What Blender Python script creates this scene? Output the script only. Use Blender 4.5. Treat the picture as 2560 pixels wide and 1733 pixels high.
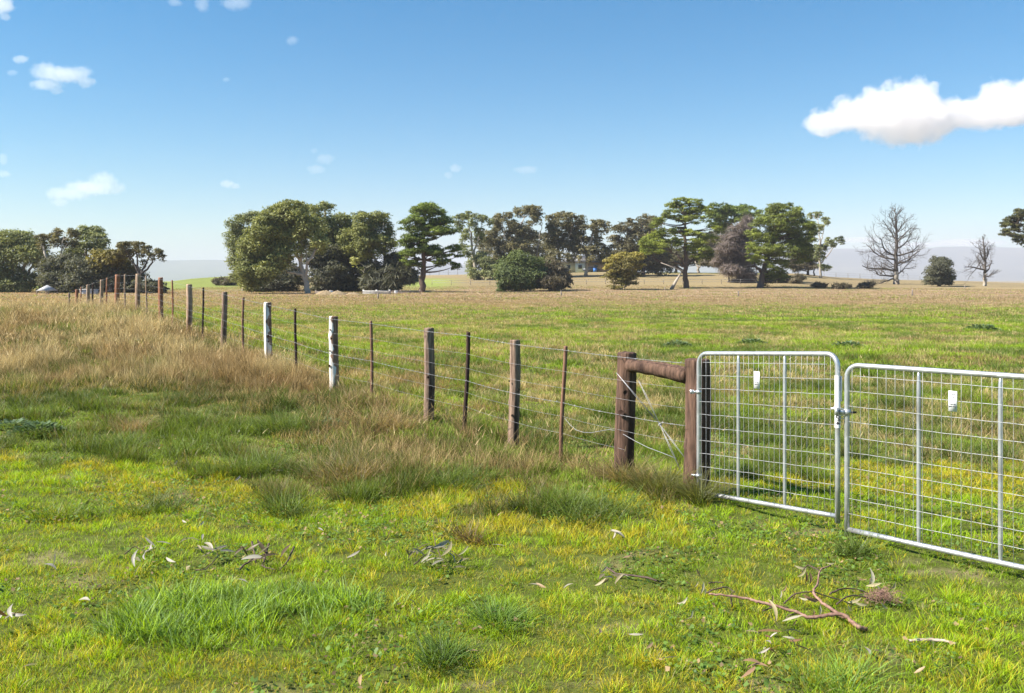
import bpy, math, random
import numpy as np
from mathutils import Vector

for _o in list(bpy.data.objects):
    bpy.data.objects.remove(_o)
SC = bpy.context.scene
COL = SC.collection
R = math.radians
rng = np.random.default_rng(7)
random.seed(7)

# ---------------------------------------------------------------- camera, sky, sun, exposure
F = 2300.0            # focal length in pixels of the 2560 px wide photograph
CH = 1.75             # eye height
HOR = 700.0           # horizon row
cam = bpy.data.cameras.new('camera')
cam_o = bpy.data.objects.new('camera', cam)
COL.objects.link(cam_o)
cam.sensor_width = 36.0
cam.lens = 36.0 * F / 2560.0
cam.shift_y = -(866.5 - HOR) / 2560.0
cam.clip_start = 0.1
cam.clip_end = 60000.0
cam_o.location = (0, 0, CH)
cam_o.rotation_euler = (R(90), 0, 0)
cam.dof.use_dof = True
cam.dof.focus_distance = 8.5
cam.dof.aperture_fstop = 8.0
SC.camera = cam_o

SUN_EL = 43.0
SUN_AZ = -79.0        # degrees from straight behind the camera, negative = towards the left
to_sun = Vector((-math.sin(R(-SUN_AZ)) * math.cos(R(SUN_EL)), -math.cos(R(SUN_AZ)) * math.cos(R(SUN_EL)), math.sin(R(SUN_EL))))
world = bpy.data.worlds.new('World')
SC.world = world
world.use_nodes = True
wn, wl = world.node_tree.nodes, world.node_tree.links
wn.clear()
sky = wn.new('ShaderNodeTexSky')
sky.sky_type = 'NISHITA'
sky.sun_disc = False
sky.sun_elevation = R(SUN_EL)
sky.sun_rotation = math.atan2(to_sun.x, to_sun.y)
sky.altitude = 200
sky.air_density = 1.0
sky.dust_density = 0.2
sky.ozone_density = 4.0
hs = wn.new('ShaderNodeHueSaturation')
hs.inputs['Saturation'].default_value = 1.42
hs.inputs['Hue'].default_value = 0.491
bg = wn.new('ShaderNodeBackground')
bg.inputs['Strength'].default_value = 0.060
wo = wn.new('ShaderNodeOutputWorld')
wl.new(sky.outputs[0], hs.inputs['Color'])
wl.new(hs.outputs[0], bg.inputs[0])
wl.new(bg.outputs[0], wo.inputs[0])
sun = bpy.data.lights.new('sun', 'SUN')
sun.energy = 5.0
sun.angle = R(0.6)
sun.color = (1.0, 0.93, 0.82)
sun_o = bpy.data.objects.new('sun', sun)
COL.objects.link(sun_o)
sun_o.rotation_euler = (-to_sun).to_track_quat('-Z', 'Y').to_euler()
sun_o.location = (0, 0, 300)
SC.view_settings.view_transform = 'Standard'
SC.view_settings.look = 'None'
SC.view_settings.exposure = 1.36
SC.view_settings.gamma = 1.0
SC.cycles.max_bounces = 14
SC.cycles.diffuse_bounces = 6
SC.cycles.glossy_bounces = 2
SC.cycles.transmission_bounces = 4
SC.cycles.transparent_max_bounces = 8
SC.cycles.volume_bounces = 12
SC.cycles.use_denoising = True
SC.cycles.use_adaptive_sampling = True
SC.cycles.adaptive_threshold = 0.015
SC.cycles.volume_step_rate = 1.0


# ---------------------------------------------------------------- helpers
def smooth(a, b, x):
    t = np.clip((np.asarray(x, float) - a) / (b - a), 0, 1)
    return t * t * (3 - 2 * t)


_H = np.random.default_rng(3).random(65536)


def _hash(ix, iy):
    return _H[(ix * 7919 + iy * 104729 + (ix * iy) % 977) & 65535]


def vnoise(x, y):
    x = np.asarray(x, float) + 1000.0
    y = np.asarray(y, float) + 1000.0
    ix, iy = np.floor(x).astype(np.int64), np.floor(y).astype(np.int64)
    fx, fy = x - ix, y - iy
    fx, fy = fx * fx * (3 - 2 * fx), fy * fy * (3 - 2 * fy)
    a, b, c, d = _hash(ix, iy), _hash(ix + 1, iy), _hash(ix, iy + 1), _hash(ix + 1, iy + 1)
    return (a * (1 - fx) + b * fx) * (1 - fy) + (c * (1 - fx) + d * fx) * fy


def fbm(x, y, s=1.0, o=4, seed=0.0):
    x, y = np.asarray(x, float) * s + seed * 17.3, np.asarray(y, float) * s + seed * 9.1
    t, a, n = 0.0, 0.5, 0.0
    for k in range(o):
        t = t + a * vnoise(x + 31.7 * k, y - 12.9 * k)
        n += a
        x, y, a = x * 2.03, y * 2.03, a * 0.5
    return t / n


def tag(o, label=None, cat=None, group=None, kind=None):
    if label:
        o['label'] = label
    if cat:
        o['category'] = cat
    if group:
        o['group'] = group
    if kind:
        o['kind'] = kind
    return o


def empty(name, loc=(0, 0, 0)):
    o = bpy.data.objects.new(name, None)
    o.empty_display_size = 0.1
    COL.objects.link(o)
    o.location = loc
    return o


def mesh_obj(name, verts, loops, totals, mat, parent=None, colors=None, smooth_shade=False, loc=None):
    """verts (N,3) world coordinates; loops flat vertex indices; totals loop count of each face; colors per vertex."""
    me = bpy.data.meshes.new(name)
    verts = np.asarray(verts, np.float32)
    origin = Vector((0, 0, 0))
    if parent is not None:
        origin = parent.matrix_basis.translation.copy()
        if parent.parent is not None:
            origin += parent.parent.matrix_basis.translation
    if loc is not None:
        origin = Vector(loc)
    verts = verts - np.array(origin, np.float32)
    loops = np.asarray(loops, np.int32).ravel()
    totals = np.asarray(totals, np.int32)
    me.vertices.add(len(verts))
    me.vertices.foreach_set('co', verts.ravel())
    me.loops.add(len(loops))
    me.loops.foreach_set('vertex_index', loops)
    me.polygons.add(len(totals))
    starts = np.concatenate([[0], np.cumsum(totals)[:-1]]).astype(np.int32)
    me.polygons.foreach_set('loop_start', starts)
    me.polygons.foreach_set('loop_total', totals)
    if smooth_shade:
        me.polygons.foreach_set('use_smooth', np.ones(len(totals), bool))
    me.update(calc_edges=True)
    if colors is not None:
        at = me.color_attributes.new('col', 'FLOAT_COLOR', 'POINT')
        c = np.ones((len(verts), 4), np.float32)
        c[:, :3] = colors
        at.data.foreach_set('color', c.ravel())
    me.materials.append(mat)
    o = bpy.data.objects.new(name, me)
    COL.objects.link(o)
    if parent is not None:
        o.parent = parent
    elif loc is not None:
        o.location = loc
    return o


class MB:
    """collects simple solids into one mesh"""

    def __init__(self):
        self.v, self.l, self.t, self.c, self.n = [], [], [], [], 0

    def add(self, v, faces, col=None):
        v = np.asarray(v, float).reshape(-1, 3)
        self.v.append(v)
        for f in faces:
            self.l.extend([i + self.n for i in f])
            self.t.append(len(f))
        self.c.append(np.tile(np.asarray(col if col is not None else (1, 1, 1), float), (len(v), 1)))
        self.n += len(v)

    def box(self, c, s, rz=0.0, col=None):
        x, y, z = s[0] / 2, s[1] / 2, s[2] / 2
        v = np.array([(-x, -y, -z), (x, -y, -z), (x, y, -z), (-x, y, -z), (-x, -y, z), (x, -y, z), (x, y, z), (-x, y, z)])
        ca, sa = math.cos(rz), math.sin(rz)
        w = v.copy()
        w[:, 0] = v[:, 0] * ca - v[:, 1] * sa
        w[:, 1] = v[:, 0] * sa + v[:, 1] * ca
        self.add(w + np.array(c), [(0, 3, 2, 1), (4, 5, 6, 7), (0, 1, 5, 4), (1, 2, 6, 5), (2, 3, 7, 6), (3, 0, 4, 7)], col)

    def tube(self, pts, rad, n=6, cap=True, col=None, jitter=0.0, squash=None):
        pts = np.asarray(pts, float)
        m = len(pts)
        rad = np.full(m, rad) if np.isscalar(rad) else np.asarray(rad, float)
        d = np.gradient(pts, axis=0)
        d /= np.linalg.norm(d, axis=1)[:, None] + 1e-12
        up = np.array([0, 0, 1.0]) if abs(d[0][2]) < 0.9 else np.array([0.0, 1.0, 0])
        rings = []
        a = np.linspace(0, 2 * math.pi, n, endpoint=False)
        for i in range(m):
            s = np.cross(d[i], up)
            s /= np.linalg.norm(s) + 1e-12
            u = np.cross(s, d[i])
            up = u
            rr = rad[i] * (1 + (rng.random(n) - 0.5) * 2 * jitter) if jitter else np.full(n, rad[i])
            uu = rr if squash is None else rr * squash
            rings.append(pts[i] + np.outer(np.cos(a) * rr, s) + np.outer(np.sin(a) * uu, u))
        v = np.concatenate(rings)
        f = []
        for i in range(m - 1):
            for k in range(n):
                k2 = (k + 1) % n
                f.append((i * n + k, i * n + k2, (i + 1) * n + k2, (i + 1) * n + k))
        if cap:
            f.append(tuple(range(n - 1, -1, -1)))
            f.append(tuple((m - 1) * n + k for k in range(n)))
        self.add(v, f, col)

    def build(self, name, mat, parent=None, smooth_shade=False, colors=False, loc=None):
        return mesh_obj(name, np.concatenate(self.v), self.l, self.t, mat, parent,
                        np.concatenate(self.c) if colors else None, smooth_shade, loc)


# ---------------------------------------------------------------- materials
def new_mat(name):
    m = bpy.data.materials.new(name)
    m.use_nodes = True
    m.node_tree.nodes.clear()
    return m, m.node_tree.nodes, m.node_tree.links


def leaf_mat(name, transl=0.35, rough=0.6, spec=0.25, mult=1.0, tint=(1.1, 1.1, 0.5)):
    m, n, l = new_mat(name)
    out = n.new('ShaderNodeOutputMaterial')
    at = n.new('ShaderNodeAttribute')
    at.attribute_name = 'col'
    p = n.new('ShaderNodeBsdfPrincipled')
    p.inputs['Roughness'].default_value = rough
    p.inputs['Specular IOR Level'].default_value = spec
    t = n.new('ShaderNodeBsdfTranslucent')
    mx = n.new('ShaderNodeMixShader')
    mx.inputs[0].default_value = transl
    tc = n.new('ShaderNodeMix')
    tc.data_type = 'RGBA'
    tc.blend_type = 'MULTIPLY'
    tc.inputs[0].default_value = 1.0
    tc.inputs[7].default_value = (*tint, 1)
    l.new(at.outputs['Color'], tc.inputs[6])
    l.new(at.outputs['Color'], p.inputs['Base Color'])
    l.new(tc.outputs[2], t.inputs['Color'])
    l.new(p.outputs[0], mx.inputs[1])
    l.new(t.outputs[0], mx.inputs[2])
    l.new(mx.outputs[0], out.inputs[0])
    return m


def noise_mat(name, c1, c2, scale=5.0, rough=0.8, metal=0.0, stretch=(1, 1, 1), bump=0.3, detail=6, c3=None, s3=2.0, spec=0.3, bump_dist=0.02, attr=False):
    m, n, l = new_mat(name)
    out = n.new('ShaderNodeOutputMaterial')
    p = n.new('ShaderNodeBsdfPrincipled')
    p.inputs['Roughness'].default_value = rough
    p.inputs['Metallic'].default_value = metal
    p.inputs['Specular IOR Level'].default_value = spec
    tc = n.new('ShaderNodeTexCoord')
    mp = n.new('ShaderNodeMapping')
    mp.inputs['Scale'].default_value = stretch
    nz = n.new('ShaderNodeTexNoise')
    nz.inputs['Scale'].default_value = scale
    nz.inputs['Detail'].default_value = detail
    nz.inputs['Roughness'].default_value = 0.65
    cr = n.new('ShaderNodeValToRGB')
    cr.color_ramp.elements[0].position = 0.3
    cr.color_ramp.elements[0].color = (*c1, 1)
    cr.color_ramp.elements[1].position = 0.7
    cr.color_ramp.elements[1].color = (*c2, 1)
    l.new(tc.outputs['Object'], mp.inputs[0])
    l.new(mp.outputs[0], nz.inputs[0])
    l.new(nz.outputs[0], cr.inputs[0])
    colour = cr.outputs[0]
    if c3 is not None:
        n2 = n.new('ShaderNodeTexNoise')
        n2.inputs['Scale'].default_value = s3
        n2.inputs['Detail'].default_value = 4
        r2 = n.new('ShaderNodeValToRGB')
        r2.color_ramp.elements[0].position = 0.52
        r2.color_ramp.elements[0].color = (0, 0, 0, 1)
        r2.color_ramp.elements[1].position = 0.66
        r2.color_ramp.elements[1].color = (1, 1, 1, 1)
        mx = n.new('ShaderNodeMix')
        mx.data_type = 'RGBA'
        mx.inputs[7].default_value = (*c3, 1)
        l.new(mp.outputs[0], n2.inputs[0])
        l.new(n2.outputs[0], r2.inputs[0])
        l.new(r2.outputs[0], mx.inputs[0])
        l.new(colour, mx.inputs[6])
        colour = mx.outputs[2]
    if attr:
        at = n.new('ShaderNodeAttribute')
        at.attribute_name = 'col'
        mm = n.new('ShaderNodeMix')
        mm.data_type = 'RGBA'
        mm.blend_type = 'MULTIPLY'
        mm.inputs[0].default_value = 1.0
        l.new(colour, mm.inputs[6])
        l.new(at.outputs['Color'], mm.inputs[7])
        colour = mm.outputs[2]
    l.new(colour, p.inputs['Base Color'])
    if bump:
        b = n.new('ShaderNodeBump')
        b.inputs['Strength'].default_value = bump
        b.inputs['Distance'].default_value = bump_dist
        l.new(nz.outputs[0], b.inputs['Height'])
        l.new(b.outputs[0], p.inputs['Normal'])
    l.new(p.outputs[0], out.inputs[0])
    return m


M = {}
M['grass'] = leaf_mat('grass_blades', 0.42, 0.5, 0.3, tint=(1.25, 1.15, 0.6))
M['dry'] = leaf_mat('dry_blades', 0.3, 0.7, 0.15, tint=(1.1, 1.0, 0.8))
M['foliage'] = leaf_mat('tree_foliage', 0.34, 0.6, 0.25)
M['twig'] = noise_mat('bare_twigs', (0.075, 0.060, 0.055), (0.16, 0.13, 0.12), 1.0, 0.9, bump=0)
M['twig_dark'] = noise_mat('dead_branches', (0.05, 0.042, 0.038), (0.13, 0.11, 0.095), 1.0, 0.9, bump=0)
M['bark'] = noise_mat('brown_bark', (0.06, 0.042, 0.034), (0.14, 0.10, 0.08), 1.5, 0.9, stretch=(1, 1, 0.3))
M['gum'] = noise_mat('gum_bark', (0.20, 0.165, 0.13), (0.50, 0.45, 0.38), 0.8, 0.8, stretch=(1, 1, 0.3), c3=(0.12, 0.085, 0.065), s3=0.35)
M['treated'] = noise_mat('treated_wood', (0.025, 0.014, 0.010), (0.190, 0.110, 0.076), 24, 0.85, stretch=(1.6, 1.6, 0.16), bump=0.8, bump_dist=0.02, c3=(0.028, 0.014, 0.010), s3=6)
M['post'] = noise_mat('brown_post_wood', (0.060, 0.034, 0.024), (0.40, 0.28, 0.205), 28, 0.85, stretch=(1.6, 1.6, 0.14), bump=0.8, bump_dist=0.02, c3=(0.045, 0.024, 0.018), s3=7)
M['post_pale'] = noise_mat('pale_post_wood', (0.20, 0.11, 0.07), (0.52, 0.38, 0.27), 14, 0.85, stretch=(1.6, 1.6, 0.14), bump=0.7, bump_dist=0.02, c3=(0.10, 0.05, 0.03), s3=6)
M['post_red'] = noise_mat('red_post_wood', (0.16, 0.055, 0.028), (0.40, 0.20, 0.12), 14, 0.85, stretch=(1.6, 1.6, 0.14), bump=0.7, bump_dist=0.02, c3=(0.30, 0.17, 0.11), s3=7)
M['dropper_dark'] = noise_mat('dark_dropper', (0.018, 0.012, 0.010), (0.07, 0.038, 0.028), 14, 0.85, stretch=(1.6, 1.6, 0.14), bump=0.6)
M['dropper'] = noise_mat('brown_dropper', (0.08, 0.035, 0.022), (0.30, 0.17, 0.11), 14, 0.85, stretch=(1.6, 1.6, 0.14), bump=0.6)
M['steel'] = noise_mat('galvanised_steel', (0.42, 0.43, 0.45), (0.62, 0.63, 0.65), 22, 0.38, 0.65, stretch=(1, 1, 0.6), bump=0.15, spec=0.5, c3=(0.36, 0.355, 0.35), s3=9, bump_dist=0.002)
M['wire'] = noise_mat('wire', (0.22, 0.22, 0.23), (0.44, 0.44, 0.46), 30, 0.55, 0.5, bump=0)
M['meshwire'] = noise_mat('mesh_wire', (0.32, 0.33, 0.34), (0.52, 0.52, 0.54), 30, 0.6, 0.5, bump=0)
M['white'] = noise_mat('white_plastic', (0.78, 0.78, 0.80), (0.84, 0.84, 0.85), 8, 0.85, bump=0, spec=0.1)
M['black'] = noise_mat('black_print', (0.015, 0.015, 0.02), (0.03, 0.03, 0.04), 8, 0.6, bump=0)


def bark_post_mat():
    """debarked post: white sapwood with brown peeled bark patches on one flank"""
    m, n, l = new_mat('white_barked_post')
    out = n.new('ShaderNodeOutputMaterial')
    p = n.new('ShaderNodeBsdfPrincipled')
    p.inputs['Roughness'].default_value = 0.85
    tc = n.new('ShaderNodeTexCoord')
    mp = n.new('ShaderNodeMapping')
    mp.inputs['Scale'].default_value = (1.6, 1.6, 0.16)
    nz = n.new('ShaderNodeTexNoise')
    nz.inputs['Scale'].default_value = 15
    nz.inputs['Detail'].default_value = 6
    br = n.new('ShaderNodeValToRGB')
    br.color_ramp.elements[0].position = 0.32
    br.color_ramp.elements[0].color = (0.07, 0.03, 0.018, 1)
    br.color_ramp.elements[1].position = 0.68
    br.color_ramp.elements[1].color = (0.36, 0.22, 0.15, 1)
    wh = n.new('ShaderNodeValToRGB')
    wh.color_ramp.elements[0].position = 0.3
    wh.color_ramp.elements[0].color = (0.30, 0.21, 0.15, 1)
    wh.color_ramp.elements[1].position = 0.55
    wh.color_ramp.elements[1].color = (0.74, 0.71, 0.67, 1)
    l.new(tc.outputs['Object'], mp.inputs[0])
    l.new(mp.outputs[0], nz.inputs[0])
    l.new(nz.outputs[0], br.inputs[0])
    l.new(nz.outputs[0], wh.inputs[0])
    sp = n.new('ShaderNodeSeparateXYZ')
    l.new(tc.outputs['Object'], sp.inputs[0])
    n2 = n.new('ShaderNodeTexNoise')
    n2.inputs['Scale'].default_value = 4.5
    l.new(tc.outputs['Object'], n2.inputs[0])
    ma = n.new('ShaderNodeMath')
    ma.operation = 'MULTIPLY_ADD'
    ma.inputs[1].default_value = 9.0
    l.new(sp.outputs[0], ma.inputs[0])
    mb = n.new('ShaderNodeMath')
    mb.operation = 'MULTIPLY_ADD'
    mb.inputs[1].default_value = 3.4
    mb.inputs[2].default_value = -1.32
    l.new(n2.outputs[0], mb.inputs[0])
    l.new(mb.outputs[0], ma.inputs[2])
    st = n.new('ShaderNodeValToRGB')
    st.color_ramp.elements[0].position = 0.45
    st.color_ramp.elements[1].position = 0.55
    l.new(ma.outputs[0], st.inputs[0])
    mx = n.new('ShaderNodeMix')
    mx.data_type = 'RGBA'
    l.new(st.outputs[0], mx.inputs[0])
    l.new(wh.outputs[0], mx.inputs[6])
    l.new(br.outputs[0], mx.inputs[7])
    l.new(mx.outputs[2], p.inputs['Base Color'])
    b = n.new('ShaderNodeBump')
    b.inputs['Strength'].default_value = 0.7
    b.inputs['Distance'].default_value = 0.02
    l.new(nz.outputs[0], b.inputs['Height'])
    l.new(b.outputs[0], p.inputs['Normal'])
    l.new(p.outputs[0], out.inputs[0])
    return m


M['post_white'] = bark_post_mat()


# ---------------------------------------------------------------- terrain
def fence_x(Y):
    return 6.35 - 0.667 * np.asarray(Y, float)


_PY = [0, 8, 9.5, 11, 13.4, 15.7, 17.9, 20.1, 22.3, 24.3, 26.5, 28.75, 30.8, 32.7, 36, 42]
_PZ = [0, 0, 0.0, 0.04, 0.10, 0.25, 0.42, 0.56, 0.72, 0.82, 0.80, 0.65, 0.48, 0.32, 0.08, 0]
_CX = [-3000, 0, 400, 480, 580, 650, 1000, 1150, 1300, 1500, 2000, 2080, 2200, 2400, 2560, 5600]
_CY = [706, 706, 708, 697, 690, 695, 690, 687, 684, 680, 684, 693, 699, 703, 711, 714]


def ground_z(X, Y):
    X, Y = np.asarray(X, float), np.asarray(Y, float)
    d = (X - fence_x(Y)) / 1.2
    m = 1 - smooth(0.3, 5.0, d)
    z = np.interp(Y, _PY, _PZ) * m
    z = z + (fbm(X, Y, 0.7, 3) - 0.5) * 0.07 * (1 - smooth(30, 60, Y)) + (fbm(X, Y, 0.12, 2, 5) - 0.5) * 0.14 * smooth(9, 16, Y)
    px = 1280 + F * X / np.maximum(Y, 1.0)
    zc = CH + (700 - np.interp(px, _CX, _CY)) / F * 235.0
    s = smooth(125, 235, Y) * (1 - smooth(300, 620, Y))
    z = z + zc * s - 3.0 * smooth(300, 700, Y)
    return z


def ray(px, py, D):
    return np.array([(px - 1280) / F * D, D, CH - (py - HOR) / F * D])


_RY = np.geomspace(2.5, 290, 6000)


def ground_hit(px, py):
    X = (px - 1280) / F * _RY
    z = CH - (py - HOR) / F * _RY
    g = ground_z(X, _RY)
    k = np.argmax(z <= g)
    if z[k] > g[k]:
        k = len(_RY) - 1
    return np.array([X[k], _RY[k], g[k]])


# zones: dry (0 green .. 1 tan), kind weights and colour of what grows at X, Y
def zones(X, Y):
    s = (X - fence_x(Y)) / 1.2
    n1 = fbm(X, Y, 0.35, 4, 1)
    n2 = fbm(X, Y, 1.3, 3, 2)
    n3 = fbm(X, Y, 0.12, 3, 3)
    out_side = (s < 0.15).astype(float)
    lim = np.where(X < 1.2, 6.9 + 0.47 * np.maximum(0, -X), 8.2)
    n5 = fbm(X, Y, 3.2, 3, 33)
    lawn = 1 - smooth(-0.25, 0.4, Y - lim + (n2 - 0.5) * 3.2 + (n5 - 0.5) * 1.6)
    mound = smooth(12.8, 15.0, Y + (n1 - 0.5) * 5) * out_side
    strip = smooth(-2.3, -1.3, s + (n1 - 0.5) * 1.5) * out_side * smooth(6.9, 8.2, Y + (n2 - .5)) * (1 - lawn)
    tall = np.maximum(mound, strip * 0.8)
    pad = 1 - out_side
    pdry = smooth(0.50, 0.66, n1 * 0.75 + n2 * 0.25 + 0.08 * smooth(18, 40, Y) + 0.32 * smooth(45, 72, Y) - 0.10 * smooth(14, 9, Y))
    far1 = smooth(45, 72, Y)
    pdry = np.clip((0.06 + 0.56 * smooth(0.43, 0.63, n1 * 0.45 + n2 * 0.55 + 0.06 * smooth(14, 24, Y) + 0.07 * smooth(16, 22, Y) * smooth(6, -2, X))) * (1 - far1) + far1 * (0.80 + 0.2 * smooth(.35, .6, n1)), 0, 1)
    pdry = pdry * (0.35 + 0.65 * smooth(8.0, 13.0, Y - 1.5 * (X > 2)))
    dry = np.where(pad > 0.5, pdry * (1 - lawn), np.clip(mound * (0.12 + 0.80 * smooth(0.38, 0.56, n1 * 0.35 + n2 * 0.65)) + strip * (0.10 + 0.34 * smooth(0.42, 0.6, n2)), 0, 1))
    return dict(s=s, n1=n1, n2=n2, n3=n3, lawn=lawn, mound=mound, strip=strip, tall=tall, pad=pad, dry=dry)


def lush(X, Y):
    return np.clip(np.maximum(1 - np.hypot((X + 1.33) / 1.15, (Y - 4.75) / 0.72), 0) * 2.0, 0, 1)


def build_ground():
    def axis(lo, hi, d0, n):
        # spacing d0 near the camera growing outwards
        def half(L):
            k = 6.0
            t = np.linspace(0, 1, n)
            return L * (np.sinh(k * t) / np.sinh(k))
        return np.unique(np.concatenate([-half(-lo), half(hi)]))
    xs = axis(-9500, 9500, 0.1, 210)
    ys = np.concatenate([np.linspace(-40, 2, 12), np.geomspace(2.6, 60, 190), np.geomspace(62, 620, 110), np.geomspace(680, 16000, 24)])
    xs = np.unique(np.concatenate([xs, np.linspace(-14, 14, 120), np.linspace(-180, 180, 90)]))
    gx, gy = np.meshgrid(xs, ys)
    gz = ground_z(gx, gy)
    z = zones(gx, gy)
    soil = np.array([0.065, 0.062, 0.024])
    green = np.array([0.105, 0.150, 0.018])
    tan = np.array([0.235, 0.170, 0.082])
    c = green[None, None] * (1 - z['dry'][..., None]) + tan[None, None] * z['dry'][..., None]
    near = (1 - smooth(14, 45, gy))[..., None]
    bare = 0.7 * smooth(0.68, 0.78, fbm(gx, gy, 2.6, 3, 8))[..., None] * (1 - smooth(6, 16, gy))[..., None]
    c = c * (1 - 0.55 * near) + soil * 0.55 * near
    c = c * (1 - bare * 0.8) + np.array([0.24, 0.19, 0.12]) * bare * 0.8
    # far slopes: dull straw with a green slope on the left
    far = smooth(115, 150, gy)[..., None]
    px = 1280 + F * gx / np.maximum(gy, 1.0)
    gl = (np.clip(smooth(700, 560, px) + smooth(980, 1040, px) * smooth(1180, 1080, px) * smooth(205, 185, gy) + 0.8 * smooth(1560, 1640, px) * smooth(1960, 1880, px) * smooth(205, 222, gy) + 0.6 * smooth(1180, 1280, px) * smooth(1560, 1480, px) * smooth(215, 228, gy), 0, 1))[..., None]
    straw = np.array([0.25, 0.200, 0.110])
    slope = np.array([0.21, 0.25, 0.065])
    n4 = fbm(gx, gy * 0.5, 0.05, 4, 6)[..., None]
    c = c * (1 - far) + far * ((straw * (1 - gl) + slope * gl) * (0.75 + 0.5 * n4))
    pinkband = (smooth(85, 110, gy) * (1 - smooth(135, 150, gy)))[..., None]
    c = c * (1 - pinkband) + pinkband * np.array([0.33, 0.245, 0.175]) * (0.85 + 0.3 * n4)
    verts = np.stack([gx, gy, gz], -1).reshape(-1, 3)
    ny, nx = gx.shape
    i = np.arange(ny * nx).reshape(ny, nx)
    q = np.stack([i[:-1, :-1], i[:-1, 1:], i[1:, 1:], i[1:, :-1]], -1).reshape(-1, 4)
    m = noise_mat('ground_soil', (0.55, 0.55, 0.55), (1.35, 1.3, 1.25), 9.0, 0.95, bump=0.6, detail=8, attr=True, spec=0.1, bump_dist=0.03)
    o = mesh_obj('ground', verts, q, np.full(len(q), 4), m, colors=c.reshape(-1, 3), smooth_shade=True)
    tag(o, kind='structure')


build_ground()


# hills on the horizon
def build_hills():
    D = 6500.0
    cx = [-2600, 0, 300, 570, 760, 980, 1120, 1300, 1600, 1900, 2099, 2200, 2320, 2350, 2470, 2620, 3200, 5200]
    cy = [655, 651, 650.5, 650.5, 652, 655, 662, 668, 655, 632, 621.5, 624, 621, 617.5, 617, 622, 628, 650]
    xs = np.linspace(-2600, 5200, 500)
    top = np.interp(xs, cx, cy)
    top = top + (fbm(xs * 0.02, xs * 0, 1.0, 4, 4) - 0.5) * 3.0
    X = (xs - 1280) / F * D
    H = CH + (HOR - top) / F * D
    rows = []
    prof = [(-1800, 0.0), (-1350, 0.18), (-900, 0.42), (-450, 0.75), (-180, 0.93), (0, 1.0), (300, 0.95), (1200, 0.4), (2400, -0.02)]
    for dy, h in prof:
        n = fbm(X, X * 0 + dy, 0.0016, 4, 9) - 0.5
        hz = H * h + n * 60 * (h > 0.05) * (h < 0.97)
        rows.append(np.stack([X * (1 + dy / D * 0.0), np.full_like(X, D + dy), np.minimum(hz, H * 1.0) - 6 * (h <= 0)], -1))
    v = np.stack(rows)
    ny, nx = v.shape[:2]
    i = np.arange(ny * nx).reshape(ny, nx)
    q = np.stack([i[:-1, :-1], i[:-1, 1:], i[1:, 1:], i[1:, :-1]], -1).reshape(-1, 4)
    m = noise_mat('hill_pasture', (0.04, 0.055, 0.05), (0.13, 0.13, 0.10), 0.002, 0.95, bump=0)
    o = mesh_obj('hills', v.reshape(-1, 3), q, np.full(len(q), 4), m, smooth_shade=True)
    tag(o, kind='structure')


build_hills()


# ---------------------------------------------------------------- air
def build_haze():
    b = MB()
    b.box((0, 8000, 126), (19400, 16400, 268))
    m, n, l = new_mat('haze_air')
    out = n.new('ShaderNodeOutputMaterial')
    v = n.new('ShaderNodeVolumePrincipled')
    v.inputs['Color'].default_value = (0.62, 0.65, 0.76, 1)
    v.inputs['Density'].default_value = 0.00020
    v.inputs['Anisotropy'].default_value = 0.0
    l.new(v.outputs[0], out.inputs['Volume'])
    o = b.build('haze', m)
    tag(o, kind='stuff')


build_haze()


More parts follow.
